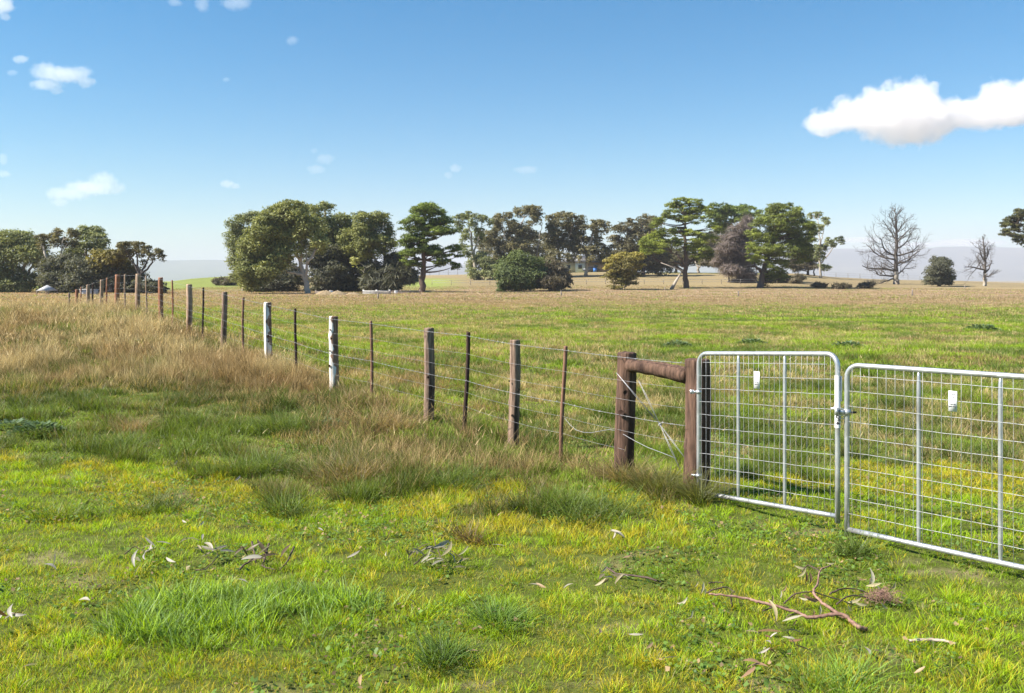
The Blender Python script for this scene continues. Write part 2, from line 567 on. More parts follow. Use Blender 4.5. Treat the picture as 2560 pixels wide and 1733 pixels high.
def cloud(label, blobs, D=4000.0, dens=0.03, amp=0.55, nscale=1.0, k=3.0, deep=1.0):
    s = D / F
    cx = np.mean([b[0] for b in blobs])
    cy = np.mean([b[1] for b in blobs])
    c0 = ray(cx, cy, D)
    hull_v, hull_l, hull_t, n0 = [], [], [], 0
    nu, nv = 20, 12
    m, n, l = new_mat('cloud_vapour')
    out = n.new('ShaderNodeOutputMaterial')
    vol = n.new('ShaderNodeVolumePrincipled')
    vol.inputs['Color'].default_value = (0.965, 0.955, 0.965, 1)
    vol.inputs['Anisotropy'].default_value = 0.25
    tc = n.new('ShaderNodeTexCoord')
    prev = None
    rm = []
    for (bx, by, rx, ry) in blobs:
        c = ray(bx, by, D) - c0
        r = np.array([rx * s, 0.5 * (rx + ry) * s * 0.8 * deep, ry * s])
        rm.append(min(rx, ry) * s)
        mp = n.new('ShaderNodeMapping')
        mp.inputs['Location'].default_value = tuple(-c / r)
        mp.vector_type = 'POINT'
        mp.inputs['Scale'].default_value = tuple(1.0 / r)
        l.new(tc.outputs['Object'], mp.inputs[0])
        ln = n.new('ShaderNodeVectorMath')
        ln.operation = 'LENGTH'
        l.new(mp.outputs[0], ln.inputs[0])
        sb = n.new('ShaderNodeMath')
        sb.operation = 'SUBTRACT'
        sb.inputs[0].default_value = 1.0
        l.new(ln.outputs['Value'], sb.inputs[1])
        cur = sb.outputs[0]
        if prev is not None:
            mxn = n.new('ShaderNodeMath')
            mxn.operation = 'SMOOTH_MAX'
            mxn.inputs[2].default_value = 0.25
            l.new(prev, mxn.inputs[0])
            l.new(cur, mxn.inputs[1])
            cur = mxn.outputs[0]
        prev = cur
        u = np.linspace(0, 2 * math.pi, nu, endpoint=False)
        w = np.linspace(0, math.pi, nv)
        uu, ww = np.meshgrid(u, w)
        E = np.stack([np.cos(uu) * np.sin(ww), np.sin(uu) * np.sin(ww), np.cos(ww)], -1) * r * 1.22 + c
        hull_v.append(E.reshape(-1, 3))
        i = np.arange(nu * nv).reshape(nv, nu)
        j = np.roll(i, -1, axis=1)
        q = np.stack([i[:-1], i[1:], j[1:], j[:-1]], -1).reshape(-1, 4) + n0
        hull_l.append(q)
        hull_t.append(np.full(len(q), 4))
        n0 += nu * nv
    nz = n.new('ShaderNodeTexNoise')
    nz.inputs['Scale'].default_value = nscale / float(np.mean(rm))
    nz.inputs['Detail'].default_value = 8
    nz.inputs['Roughness'].default_value = 0.58
    l.new(tc.outputs['Object'], nz.inputs[0])
    a = n.new('ShaderNodeMath')
    a.operation = 'MULTIPLY_ADD'
    a.inputs[1].default_value = amp * 2
    a.inputs[2].default_value = -amp * 1.06
    l.new(nz.outputs[0], a.inputs[0])
    b = n.new('ShaderNodeMath')
    b.operation = 'ADD'
    l.new(a.outputs[0], b.inputs[0])
    l.new(prev, b.inputs[1])
    g = n.new('ShaderNodeMath')
    g.operation = 'MULTIPLY'
    g.use_clamp = True
    g.inputs[1].default_value = k
    l.new(b.outputs[0], g.inputs[0])
    h = n.new('ShaderNodeMath')
    h.operation = 'MULTIPLY'
    h.inputs[1].default_value = dens
    l.new(g.outputs[0], h.inputs[0])
    l.new(h.outputs[0], vol.inputs['Density'])
    l.new(vol.outputs[0], out.inputs['Volume'])
    me_o = mesh_obj('cloud_shape', np.concatenate(hull_v), np.concatenate(hull_l), np.concatenate(hull_t), m)
    md = me_o.modifiers.new('union', 'REMESH')
    md.mode = 'VOXEL'
    md.voxel_size = float(max(np.mean(rm) * 0.22, 1.5))
    dg = bpy.context.evaluated_depsgraph_get()
    me = bpy.data.meshes.new_from_object(me_o.evaluated_get(dg))
    me.materials.clear()
    me.materials.append(m)
    bpy.data.objects.remove(me_o)
    o = bpy.data.objects.new('cloud', me)
    COL.objects.link(o)
    o.location = c0
    tag(o, label, 'cloud', 'fair weather clouds in the blue sky')
    return o


CLOUDS = [
    ('big white cumulus cloud low on the right above the dead tree',
     [(2260, 292, 200, 50), (2470, 290, 140, 34), (2060, 310, 60, 36), (2140, 285, 75, 48), (2235, 265, 90, 62), (2290, 245, 70, 50), (2270, 325, 110, 46), (2350, 290, 90, 48), (2440, 285, 80, 36),
      (2490, 250, 60, 52), (2570, 250, 80, 60), (2690, 260, 90, 55)], dict(dens=0.018, amp=0.78, k=4, nscale=1.4)),
    ('small white arched cloud high on the left, largest there',
     [(115, 180, 40, 26), (160, 182, 35, 18), (200, 182, 32, 20), (215, 205, 26, 18), (115, 212, 45, 16), (140, 228, 22, 10), (158, 188, 75, 22)], dict(dens=0.008, amp=0.65, nscale=1.3)),
    ('white cloud shaped like a tail over the left trees',
     [(258, 455, 42, 28), (290, 470, 32, 16), (200, 478, 40, 18), (145, 485, 36, 20), (150, 505, 26, 14), (230, 470, 80, 22), (180, 484, 60, 18)], dict(dens=0.007, amp=0.65, nscale=1.3)),
    ('tiny round puff cloud above the tall gum crown', [(568, 460, 20, 12), (588, 466, 16, 8)], dict(dens=0.012, amp=0.6)),
    ('bright cloud cut off by the top left corner', [(5, 10, 34, 30), (14, 42, 14, 12)], dict(dens=0.012, amp=0.6)),
    ('tiny puff cloud just above the arched cloud', [(50, 148, 24, 12)], dict(dens=0.010, amp=0.6)),
    ('faint puff cloud just left of the arched cloud', [(30, 182, 16, 9)], dict(dens=0.006, amp=0.6)),
    ('thin wispy cloud at the top edge beside a fainter wisp', [(505, 12, 20, 22), (437, 6, 22, 12)], dict(dens=0.005, amp=0.7)),
    ('pale broad wisp at the top edge', [(590, 8, 45, 20)], dict(dens=0.004, amp=0.6)),
    ('small lone wisp high in the sky', [(730, 101, 18, 13)], dict(dens=0.005, amp=0.7)),
    ('broken pair of pale wisps above the gum trees', [(812, 398, 26, 16), (790, 424, 28, 14), (785, 377, 12, 8)], dict(dens=0.004, amp=0.75)),
    ('slanting thin wisp above the pine', [(1138, 420, 18, 14), (1120, 438, 14, 10)], dict(dens=0.006, amp=0.7)),
    ('faint smudge of cloud between two groups of trees', [(1315, 425, 36, 12)], dict(dens=0.004, amp=0.55)),
    ('faint speck of cloud in the clear middle sky', [(565, 199, 11, 7)], dict(dens=0.006, amp=0.6)),
    ('small pale cloud low at the left edge', [(8, 435, 24, 10), (6, 398, 16, 18)], dict(dens=0.006, amp=0.6)),
    ('long low cloud bank above the hills', [(2150, 600, 70, 9), (2420, 607, 110, 12), (2300, 612, 90, 7)], dict(dens=0.006, amp=0.45, D=9000.0)),
]
for _lab, _bl, _kw in CLOUDS:
    cloud(_lab, _bl, **_kw)


# ---------------------------------------------------------------- trees
def leaves(clumps, D, dens=1.0, size=0.30, aspect=1.4, sub=None, col=(0.05, 0.07, 0.02), tip=(0.10, 0.13, 0.03), deep=1.0, cvar=0.25, flat=0.62, up=0.35, seed=0, droop=0.0, grow=1.0):
    """many small leaf sprays on lumpy clumps; clumps are (x, y, rx, ry[, tone]) rows as seen from the paddock gate"""
    g = np.random.default_rng(seed + 11)
    P, NRM, C, S = [], [], [], []
    s = D / F
    for cl in clumps:
        cx, cy, rx, ry = cl[:4]
        tone = cl[4] if len(cl) > 4 else 0.0
        dep = (g.random() - 0.5) * 2 * deep * s * 35
        c = ray(cx, cy, D + dep)
        rx, ry = rx * (1 + 0.25 * grow) + 2 * grow, ry * (1 + 0.5 * grow) + 2.5 * grow
        r = np.array([rx * s, 0.85 * (rx + ry) * 0.5 * s + 0.4, ry * s])
        m = sub if sub else int(max(8, rx * ry / 24))
        d = g.normal(size=(m, 3))
        d /= np.linalg.norm(d, axis=1)[:, None]
        d[:, 2] = d[:, 2] * 0.9 + 0.1
        sc = c + d * r * (0.35 + 0.5 * g.random((m, 1)) ** 0.6)
        sr = min(rx, ry) * s * (0.20 + 0.30 * g.random(m)) + 0.18
        stone = g.random(m)
        k = int(max(12, dens * 2.3 * rx * ry / m * 0.9))
        for q in range(m):
            e = g.normal(size=(k, 3))
            e /= np.linalg.norm(e, axis=1)[:, None]
            e[:, 2] = np.where(e[:, 2] < -0.3, -e[:, 2] * 0.6, e[:, 2])
            pos = sc[q] + e * sr[q] * np.array([1.25, 1.25, flat]) * (0.45 + 0.75 * g.random((k, 1)))
            if droop:
                pos[:, 2] -= droop * g.random(k) * (g.random(k) < 0.4)
            P.append(pos)
            NRM.append(e * 0.7 + np.array([0, 0, up]) + g.normal(size=(k, 3)) * 0.45)
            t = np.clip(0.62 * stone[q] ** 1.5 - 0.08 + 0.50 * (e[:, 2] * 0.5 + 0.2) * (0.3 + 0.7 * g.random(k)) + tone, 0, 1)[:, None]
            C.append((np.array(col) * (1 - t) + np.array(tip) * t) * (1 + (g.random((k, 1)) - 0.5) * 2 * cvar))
            S.append(size * (0.6 + 0.8 * g.random(k)))
    P, NRM, C, S = np.concatenate(P), np.concatenate(NRM), np.concatenate(C), np.concatenate(S)
    NRM /= np.linalg.norm(NRM, axis=1)[:, None] + 1e-9
    t = np.cross(NRM, g.normal(size=P.shape))
    t /= np.linalg.norm(t, axis=1)[:, None] + 1e-9
    b = np.cross(NRM, t)
    t = t * (S * 0.5 * aspect)[:, None]
    b = b * (S * 0.5 / aspect)[:, None]
    V = np.stack([P - t, P + b * 0.9 - t * 0.1, P + t, P - b], 1).reshape(-1, 3)
    L = np.arange(len(V))
    return V, L, np.full(len(P), 4), np.repeat(C, 4, axis=0)


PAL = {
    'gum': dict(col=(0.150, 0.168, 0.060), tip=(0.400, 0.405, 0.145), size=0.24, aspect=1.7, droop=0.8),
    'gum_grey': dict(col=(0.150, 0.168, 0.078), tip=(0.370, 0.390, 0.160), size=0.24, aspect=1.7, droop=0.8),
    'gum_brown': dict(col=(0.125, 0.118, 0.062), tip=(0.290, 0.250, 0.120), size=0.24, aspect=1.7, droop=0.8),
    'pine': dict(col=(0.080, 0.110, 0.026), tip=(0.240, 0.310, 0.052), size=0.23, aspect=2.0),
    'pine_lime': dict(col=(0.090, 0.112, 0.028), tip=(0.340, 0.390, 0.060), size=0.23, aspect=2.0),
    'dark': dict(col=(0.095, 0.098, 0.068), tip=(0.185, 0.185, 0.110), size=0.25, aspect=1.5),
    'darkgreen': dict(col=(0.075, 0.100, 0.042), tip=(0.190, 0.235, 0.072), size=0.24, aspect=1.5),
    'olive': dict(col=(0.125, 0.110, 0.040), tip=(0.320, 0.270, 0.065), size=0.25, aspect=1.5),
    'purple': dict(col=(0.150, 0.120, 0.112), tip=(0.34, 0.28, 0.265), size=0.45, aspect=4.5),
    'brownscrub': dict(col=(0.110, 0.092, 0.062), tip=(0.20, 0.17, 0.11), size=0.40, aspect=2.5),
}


def tree(name, label, cat, base, trunks, clumps, pal, D=None, bark='bark', group='trees across the paddock', seed=1, limbs=True, limb_r=0.09, trunk_r=0.4, **kw):
    infill = kw.pop('infill', 0.0)
    if infill:
        gi = random.Random(seed)
        extra = []
        for cl in clumps:
            if gi.random() < infill:
                tone = cl[4] if len(cl) > 4 else 0.0
                extra.append((cl[0] + gi.uniform(-.8, .8) * cl[2], cl[1] + gi.uniform(.3, 1.2) * cl[3], cl[2] * gi.uniform(.4, .8), cl[3] * gi.uniform(.7, 1.1), tone * gi.random()))
        clumps = list(clumps) + extra
    if D is None:
        b = ground_hit(*base)
        D = b[1]
    else:
        b = np.array([(base[0] - 1280) / F * D, D, 0.0])
        b[2] = ground_z(b[0], b[1])
    o = empty(name, b)
    tag(o, label, cat, group)
    g = np.random.default_rng(seed + 5)
    s = D / F
    mb = MB()
    ends = []
    for ti, tr in enumerate(trunks):
        pts = np.array([ray(x, y, D) for x, y in tr])
        if ti == 0 or tr[0][1] >= base[1] - 3:
            pts[0][2] = ground_z(pts[0][0], D) - 0.3
        for k in range(1, len(pts)):
            pts[k][1] += (g.random() - 0.5) * 2.0 * (k / len(pts)) + (0 if ti == 0 else (g.random() - .5) * 3 * k / len(pts))
        if ti:
            pts[0] = pts[0] if not ends else min(ends, key=lambda e: np.linalg.norm(e[0] - pts[0]))[0] if tr[0][1] < base[1] - 3 else pts[0]
        # resample with slight wander
        t = np.linspace(0, len(pts) - 1, 5 * (len(pts) - 1) + 1)
        q = np.stack([np.interp(t, range(len(pts)), pts[:, a]) for a in range(3)], 1)
        q[1:-1] += g.normal(size=(len(q) - 2, 3)) * 0.07
        r0 = trunk_r * (1.0 if ti == 0 else 0.55)
        r = r0 * (1 - 0.75 * np.linspace(0, 1, len(q)))
        r[0] *= 1.35 if ti == 0 else 1
        mb.tube(q, r, 7)
        for k in range(len(q)):
            ends.append((q[k], r[k]))
    if limbs and ends:
        E = np.array([e[0] for e in ends])
        for cl in clumps:
            for rep in range(1 + int(cl[2] * cl[3] > 350)):
                tgt = ray(cl[0] + (g.random() - .5) * cl[2] * 1.2 * rep, cl[1] + cl[3] * 0.2, D + (g.random() - 0.5) * cl[2] * s)
                dd = np.linalg.norm(E - tgt, axis=1) + np.where(E[:, 2] > tgt[2] - 0.3, 50, 0)
                k = int(np.argmin(dd))
                a = E[k]
                L = np.linalg.norm(tgt - a)
                if bark == 'gum' and (tgt[2] - a[2]) < 0.35 * L:
                    continue
                mid = a * 0.5 + tgt * 0.5 + np.array([0, 0, -0.10 * L]) + g.normal(size=3) * 0.06 * L
                t = np.linspace(0, 1, 6)[:, None]
                q = (1 - t) ** 2 * a + 2 * t * (1 - t) * mid + t ** 2 * tgt
                mb.tube(q, np.linspace(min(limb_r * 1.6, ends[k][1]), limb_r * 0.3, 6), 5)
    if mb.n:
        mb.build('trunk', M[bark], o, smooth_shade=True)
    p = dict(PAL[pal])
    p.update({k: v for k, v in kw.items()})
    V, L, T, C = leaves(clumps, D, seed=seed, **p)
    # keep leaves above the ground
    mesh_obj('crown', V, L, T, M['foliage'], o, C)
    return o


TREES = [
    # left group behind the grassy rise
    ('gum_tree', 'broad pale green tree cut off by the left edge behind the dry grass rise', 'tree', (60, 735), [[(60, 735), (58, 700), (66, 650), (50, 610)], [(58, 700), (85, 660), (92, 630)]],
     [(30, 598, 48, 16, .2), (75, 612, 35, 16, .1), (15, 640, 35, 24), (75, 640, 40, 20), (110, 662, 18, 16), (20, 690, 40, 20), (75, 705, 40, 16), (20, 720, 45, 14), (-60, 620, 60, 40), (-60, 690, 60, 40)], 'gum_grey', 128, 'gum', {}),
    ('gum_tree', 'umbrella gum with leaning pale limbs at the left, sky showing under its crown', 'tree', (150, 735), [[(150, 735), (140, 690), (118, 640), (100, 605)], [(140, 690), (150, 650), (160, 600)]],
     [(104, 594, 18, 10), (132, 590, 16, 9), (160, 580, 28, 8, .1), (185, 585, 14, 9), (135, 604, 16, 7), (170, 606, 25, 12), (108, 612, 14, 8), (130, 655, 10, 8)], 'gum_brown', 124, 'gum', dict(grow=0.25)),
    ('gum_tree', 'rounded grey green gum, tallest of the left trees', 'tree', (215, 735), [[(215, 735), (214, 690), (213, 640), (218, 600)], [(214, 690), (235, 640), (240, 610)]],
     [(212, 583, 18, 14, .1), (238, 582, 20, 15, .1), (250, 600, 14, 16), (215, 606, 25, 16), (245, 622, 20, 14), (200, 628, 20, 14), (180, 640, 20, 16), (262, 612, 8, 14)], 'gum_grey', 130, 'gum', dict(grow=0.55)),
    ('tree', 'dark dense tree, second from the left edge behind the shed roof', 'tree', (165, 736), [[(165, 736), (165, 690)]],
     [(140, 680, 28, 26), (175, 668, 32, 26), (160, 705, 45, 26), (130, 712, 20, 18), (205, 690, 32, 30), (200, 718, 50, 18)], 'dark', 122, 'bark', dict(dens=1.2)),
    ('tree', 'near black bushy tree behind the fence posts on the rise', 'tree', (270, 736), [[(270, 736), (270, 690)]],
     [(240, 690, 32, 28), (280, 700, 40, 28), (320, 700, 28, 26), (330, 720, 30, 14), (250, 722, 45, 16)], 'dark', 122, 'bark', dict(dens=1.2)),
    ('tree', 'olive brown rounded tree beside the umbrella tree', 'tree', (275, 736), [[(275, 736), (275, 680)]],
     [(252, 648, 22, 16, .2), (285, 644, 26, 14, .2), (268, 668, 36, 18), (305, 664, 18, 18), (318, 680, 14, 12)], 'olive', 120, 'bark', dict(dens=1.1)),
    ('umbrella_tree', 'flat topped umbrella tree with a fan of bare limbs, right end of the left group', 'tree', (350, 736), [[(350, 736), (351, 690)], [(351, 690), (330, 650), (320, 625)], [(351, 690), (345, 650), (345, 622)], [(351, 690), (365, 655), (368, 630)], [(351, 690), (380, 660), (397, 638)], [(351, 690), (340, 665), (305, 630)]],
     [(298, 612, 20, 8), (322, 608, 12, 5), (344, 610, 20, 6), (368, 619, 14, 5), (396, 629, 13, 6), (378, 636, 12, 4), (350, 629, 16, 6), (322, 630, 14, 8), (295, 632, 16, 9), (404, 640, 6, 4), (360, 655, 5, 5)], 'gum_brown', 118, 'twig_dark', dict(dens=1.8, grow=0.1, limb_r=0.06, trunk_r=0.3)),
    ('hedge_bush', 'low dark hedge at the foot of the umbrella tree', 'bush', (385, 736), [], [(370, 716, 28, 11), (395, 720, 20, 10), (350, 722, 20, 10)], 'dark', 118, 'bark', dict(dens=1.5)),
    # big gum group
    ('gum_tree', 'dark gum at the left end of the big tree clump', 'tree', (612, 728), [[(612, 728), (608, 690), (600, 620), (610, 570)], [(608, 690), (625, 640), (640, 570)]],
     [(588, 560, 16, 12), (612, 548, 18, 10), (640, 543, 26, 12), (600, 580, 22, 14), (584, 600, 14, 18), (600, 625, 18, 18), (588, 648, 14, 16), (600, 672, 14, 16), (592, 690, 12, 8), (620, 600, 20, 20)], 'gum_grey', None, 'gum', {}),
    ('gum_tree', 'tall spreading gum with thick white forked trunk, biggest tree of all', 'tree', (768, 735), [[(768, 735), (766, 705), (760, 688), (748, 655), (735, 620), (722, 590)], [(766, 705), (770, 660), (766, 620)], [(760, 688), (722, 678), (698, 668)], [(760, 688), (742, 672), (715, 652)], [(748, 655), (752, 610), (760, 560)], [(770, 660), (790, 620), (796, 600)]],
     [(690, 530, 30, 14, .1), (725, 515, 34, 12, .15), (752, 524, 18, 12), (672, 548, 26, 14), (700, 552, 30, 14), (655, 575, 30, 18), (690, 585, 34, 18, .15), (735, 560, 28, 14), (640, 610, 34, 22, .1), (625, 645, 26, 24), (660, 640, 30, 20), (690, 615, 30, 18, .15), (730, 592, 28, 16, .2), (760, 590, 20, 16, .1), (735, 625, 24, 12, .2), (780, 560, 26, 12), (800, 600, 18, 12, .3), (790, 615, 20, 8, .3), (670, 670, 26, 14, .1), (690, 655, 20, 10, .1), (610, 670, 22, 18), (645, 690, 26, 14), (675, 605, 34, 22, .1), (650, 660, 30, 20), (708, 570, 30, 20, .1), (742, 540, 22, 12), (665, 560, 24, 14, .1), (700, 640, 24, 12, .15), (765, 560, 24, 16), (625, 700, 22, 12)], 'gum', None, 'gum', dict(trunk_r=0.40, limb_r=0.12, grow=0.8, dens=0.9, cvar=0.32, infill=0.6)),
    ('gum_tree', 'slim gum crown standing above the big white trunked gum', 'tree', (830, 733), [[(830, 733), (825, 640), (815, 560), (812, 525)]],
     [(770, 525, 18, 9), (790, 522, 14, 8), (805, 513, 14, 5, .1), (826, 518, 12, 6), (795, 545, 16, 8), (822, 545, 12, 10), (850, 548, 20, 10), (865, 552, 10, 9), (845, 575, 26, 16), (825, 590, 22, 16), (870, 580, 16, 14, .1), (850, 605, 30, 16), (840, 625, 34, 14), (805, 580, 24, 20), (885, 560, 14, 14), (815, 610, 26, 20, .1), (862, 590, 26, 20), (880, 620, 24, 18)], 'gum', 134, 'gum', {}),
    ('tree', 'dark leafy tree filling the shade behind the white trunk', 'tree', (700, 735), [[(700, 735), (700, 690)]],
     [(640, 712, 22, 18), (680, 705, 40, 24), (720, 715, 30, 18), (650, 725, 40, 9), (735, 690, 22, 22)], 'dark', 131, 'bark', dict(dens=1.2)),
    ('tree', 'rounded dark green tree right of the white trunk', 'tree', (825, 735), [[(825, 735), (825, 700)]],
     [(830, 675, 34, 16, .3), (805, 700, 26, 26), (840, 705, 32, 26), (820, 640, 34, 26), (790, 650, 22, 22), (820, 725, 45, 9)], 'dark', 131, 'bark', dict(dens=1.2)),
    ('tree', 'black shaded tree in the middle of the big clump', 'tree', (890, 735), [[(890, 735), (890, 700)]],
     [(870, 640, 30, 30), (880, 690, 38, 30), (905, 715, 40, 18), (860, 718, 30, 16), (900, 655, 30, 26)], 'dark', 133, 'bark', dict(dens=1.2)),
    ('gum_tree', 'gum with slanting pale trunk and two yellow sprays', 'tree', (965, 732), [[(965, 732), (962, 705), (950, 672), (935, 645), (922, 628)], [(962, 705), (966, 660), (960, 610), (955, 580)], [(966, 700), (975, 670), (990, 645)], [(918, 730), (914, 690), (910, 660)]],
     [(900, 538, 16, 9, .1), (938, 537, 18, 9), (960, 548, 12, 10), (930, 560, 26, 14), (962, 570, 16, 10), (972, 592, 14, 14), (900, 572, 20, 12), (880, 590, 26, 14), (925, 590, 28, 14), (950, 605, 20, 12), (890, 618, 30, 12, .1), (925, 615, 20, 8), (885, 649, 12, 4, .9), (912, 641, 13, 4, .9), (902, 672, 7, 3, .9), (975, 610, 10, 8), (870, 600, 22, 18), (940, 625, 26, 12), (915, 600, 22, 14)], 'gum', 131, 'gum', dict(grow=0.85, infill=0.4)),
    ('bush', 'dark wiry bush leaning right against the slanting gum', 'bush', (985, 733), [[(965, 733), (990, 700), (1015, 690)]],
     [(985, 660, 18, 22), (1000, 690, 28, 22), (975, 715, 20, 16), (1020, 700, 18, 10), (940, 715, 26, 16), (940, 690, 20, 20)], 'dark', 131, 'twig_dark', dict(size=0.5, aspect=3.0)),
    ('pine_tree', 'green layered pine standing alone on a bare trunk left of centre', 'tree', (1055, 732), [[(1055, 732), (1056, 700), (1059, 650), (1058, 590), (1062, 540)]],
     [(1065, 522, 30, 10, .2), (1040, 526, 18, 8, .1), (1092, 532, 18, 9, .1), (1058, 545, 30, 10), (1030, 558, 30, 11, .1), (1105, 555, 24, 12, .1), (1068, 562, 30, 8), (1025, 575, 24, 8), (1085, 578, 34, 9, .1), (1120, 578, 22, 9), (1018, 600, 20, 12), (1055, 596, 34, 7, .1), (1045, 606, 22, 6), (1065, 625, 34, 11, .2), (1025, 633, 24, 9, .15), (1090, 633, 14, 8), (1132, 622, 20, 6, .1), (1110, 640, 22, 4), (1025, 655, 20, 8), (1040, 663, 20, 8), (1105, 655, 18, 8), (1135, 665, 16, 7), (1010, 640, 12, 6), (1148, 640, 8, 5)], 'pine', None, 'bark', dict(trunk_r=0.5, dens=1.2, grow=0.75, infill=0.5)),
    ('gum_tree', 'thin drooping gum with ragged see through crown right of the pine', 'tree', (1195, 690), [[(1195, 690), (1182, 640), (1178, 590), (1170, 550)], [(1182, 640), (1195, 600), (1205, 560)]],
     [(1150, 545, 16, 10), (1172, 538, 22, 8), (1205, 545, 18, 8), (1225, 555, 8, 8), (1148, 565, 12, 12), (1165, 590, 10, 16), (1152, 612, 9, 16), (1195, 575, 14, 8), (1200, 595, 16, 14), (1170, 625, 10, 14), (1185, 560, 14, 7)], 'gum_grey', 185, 'gum', dict(size=0.34, grow=0.35)),
    ('bush', 'olive bush below the ragged gum', 'bush', (1200, 695), [[(1200, 695), (1195, 670)]],
     [(1183, 660, 14, 14), (1205, 645, 16, 10), (1220, 660, 20, 14), (1190, 685, 18, 10), (1230, 680, 20, 12)], 'gum_grey', 185, 'bark', dict(size=0.34)),
    ('gum_tree', 'gum with arching umbrella crown at the centre, sky showing through', 'tree', (1275, 695), [[(1275, 695), (1275, 640), (1290, 590), (1310, 545)], [(1275, 640), (1262, 590), (1255, 550)], [(1342, 690), (1342, 640), (1350, 590), (1356, 560)]],
     [(1262, 540, 26, 8, .1), (1245, 552, 14, 8), (1300, 530, 18, 10), (1328, 523, 22, 10, .2), (1348, 535, 16, 9), (1285, 560, 18, 10), (1312, 565, 22, 12), (1335, 550, 16, 8), (1220, 590, 20, 12), (1245, 575, 14, 9), (1240, 605, 22, 14), (1285, 590, 22, 18), (1325, 590, 22, 14), (1265, 620, 26, 16), (1300, 620, 26, 18), (1325, 630, 22, 12), (1245, 640, 22, 18), (1275, 650, 24, 18), (1230, 670, 20, 16)], 'gum_brown', 190, 'gum', dict(size=0.34, grow=0.5, infill=0.6)),
    ('gum_tree', 'pair of gum stems with rusty brown crown right of the arching gum', 'tree', (1400, 690), [[(1400, 690), (1398, 640), (1392, 590), (1388, 560)], [(1398, 640), (1420, 600), (1430, 560)]],
     [(1378, 548, 14, 10), (1404, 538, 14, 8), (1425, 545, 18, 9, .1), (1450, 548, 12, 10), (1395, 560, 20, 10), (1430, 568, 20, 10), (1385, 585, 22, 12), (1420, 595, 26, 14), (1450, 580, 14, 10), (1390, 610, 20, 16), (1425, 615, 24, 12), (1383, 645, 18, 18), (1365, 660, 14, 20)], 'gum_brown', 192, 'gum', dict(size=0.34, grow=0.75, infill=0.4)),
    ('gum_tree', 'layered flat crowned gum in front of the farmhouse', 'tree', (1465, 688), [[(1465, 688), (1468, 640), (1480, 590), (1490, 560)], [(1468, 640), (1455, 610), (1450, 590)]],
     [(1490, 555, 20, 6, .1), (1512, 562, 10, 8), (1475, 568, 18, 7), (1495, 578, 26, 5), (1455, 595, 20, 8, .2), (1485, 600, 18, 10), (1458, 625, 20, 9, .1), (1490, 622, 22, 12), (1510, 640, 18, 12), (1520, 620, 12, 10), (1422, 643, 20, 6), (1468, 644, 24, 5), (1518, 650, 22, 7), (1536, 662, 12, 8)], 'gum_brown', 190, 'gum', dict(size=0.34, grow=0.6, infill=0.6)),
    ('tree', 'wide dark crowned tree between the farmhouse and the big pine', 'tree', (1610, 690), [[(1610, 690), (1608, 640), (1600, 600), (1605, 560)], [(1608, 640), (1570, 600), (1555, 570)]],
     [(1535, 570, 16, 6), (1560, 566, 18, 8), (1590, 555, 24, 8, .1), (1618, 548, 22, 7, .1), (1632, 560, 16, 12), (1575, 582, 22, 8), (1605, 580, 26, 14), (1540, 600, 16, 7, .2), (1560, 615, 26, 14), (1595, 612, 26, 18), (1625, 600, 20, 18), (1545, 640, 22, 12), (1580, 645, 34, 16), (1620, 645, 34, 22), (1600, 668, 40, 12), (1560, 672, 20, 8), (1650, 640, 24, 24), (1655, 672, 22, 12)], 'gum_brown', 196, 'bark', dict(size=0.34, col=(0.10, 0.095, 0.055), tip=(0.26, 0.22, 0.11))),
    ('tree', 'dark shaded tree low in the gap right of the farmhouse', 'tree', (1560, 688), [[(1560, 688), (1560, 650)]],
     [(1545, 655, 22, 12), (1575, 650, 26, 14), (1605, 655, 24, 14), (1640, 660, 24, 12), (1590, 630, 26, 12), (1545, 625, 18, 10)], 'dark', 222, 'twig_dark', dict(size=0.34)),
    ('tree', 'dark shaded tree behind the tallest pine trunk', 'tree', (1690, 686), [[(1690, 686), (1690, 650)]],
     [(1670, 650, 26, 14), (1700, 640, 26, 16), (1735, 650, 24, 14), (1770, 655, 26, 12), (1665, 620, 20, 14), (1755, 625, 24, 14), (1800, 590, 26, 22), (1790, 625, 28, 20)], 'dark', 224, 'twig_dark', dict(size=0.34)),
    ('tree', 'dull olive tree filling the gap behind the arching gum', 'tree', (1345, 688), [[(1345, 688), (1345, 640)]],
     [(1350, 640, 22, 16), (1330, 660, 24, 12), (1310, 600, 18, 16), (1365, 610, 14, 18), (1220, 625, 18, 14), (1205, 610, 14, 12), (1345, 600, 18, 14)], 'gum_brown', 226, 'twig_dark', dict(size=0.34)),
    ('bush', 'big rounded green bush on the paddock edge', 'bush', (1300, 728), [],
     [(1305, 655, 30, 16, .3), (1285, 672, 34, 20, .1), (1330, 668, 30, 18, .2), (1275, 695, 28, 20), (1310, 700, 40, 24), (1345, 692, 22, 24), (1262, 716, 16, 8), (1250, 724, 14, 5), (1300, 718, 34, 10)], 'darkgreen', None, 'bark', dict(dens=1.6, flat=0.9)),
    ('bush', 'grey brown bush grown against the right side of the rounded green bush', 'bush', (1385, 728), [],
     [(1372, 680, 20, 24), (1392, 692, 20, 24), (1405, 706, 16, 16), (1380, 714, 26, 14), (1350, 700, 16, 20)], 'brownscrub', None, 'bark', dict(dens=1.5, flat=0.9, size=0.34, aspect=1.8)),
    ('bush', 'yellow flowering open shrub right of the rounded bush', 'bush', (1555, 724), [[(1555, 724), (1552, 705), (1540, 680), (1535, 665)], [(1552, 705), (1570, 680), (1572, 660)], [(1560, 724), (1565, 700), (1580, 670)]],
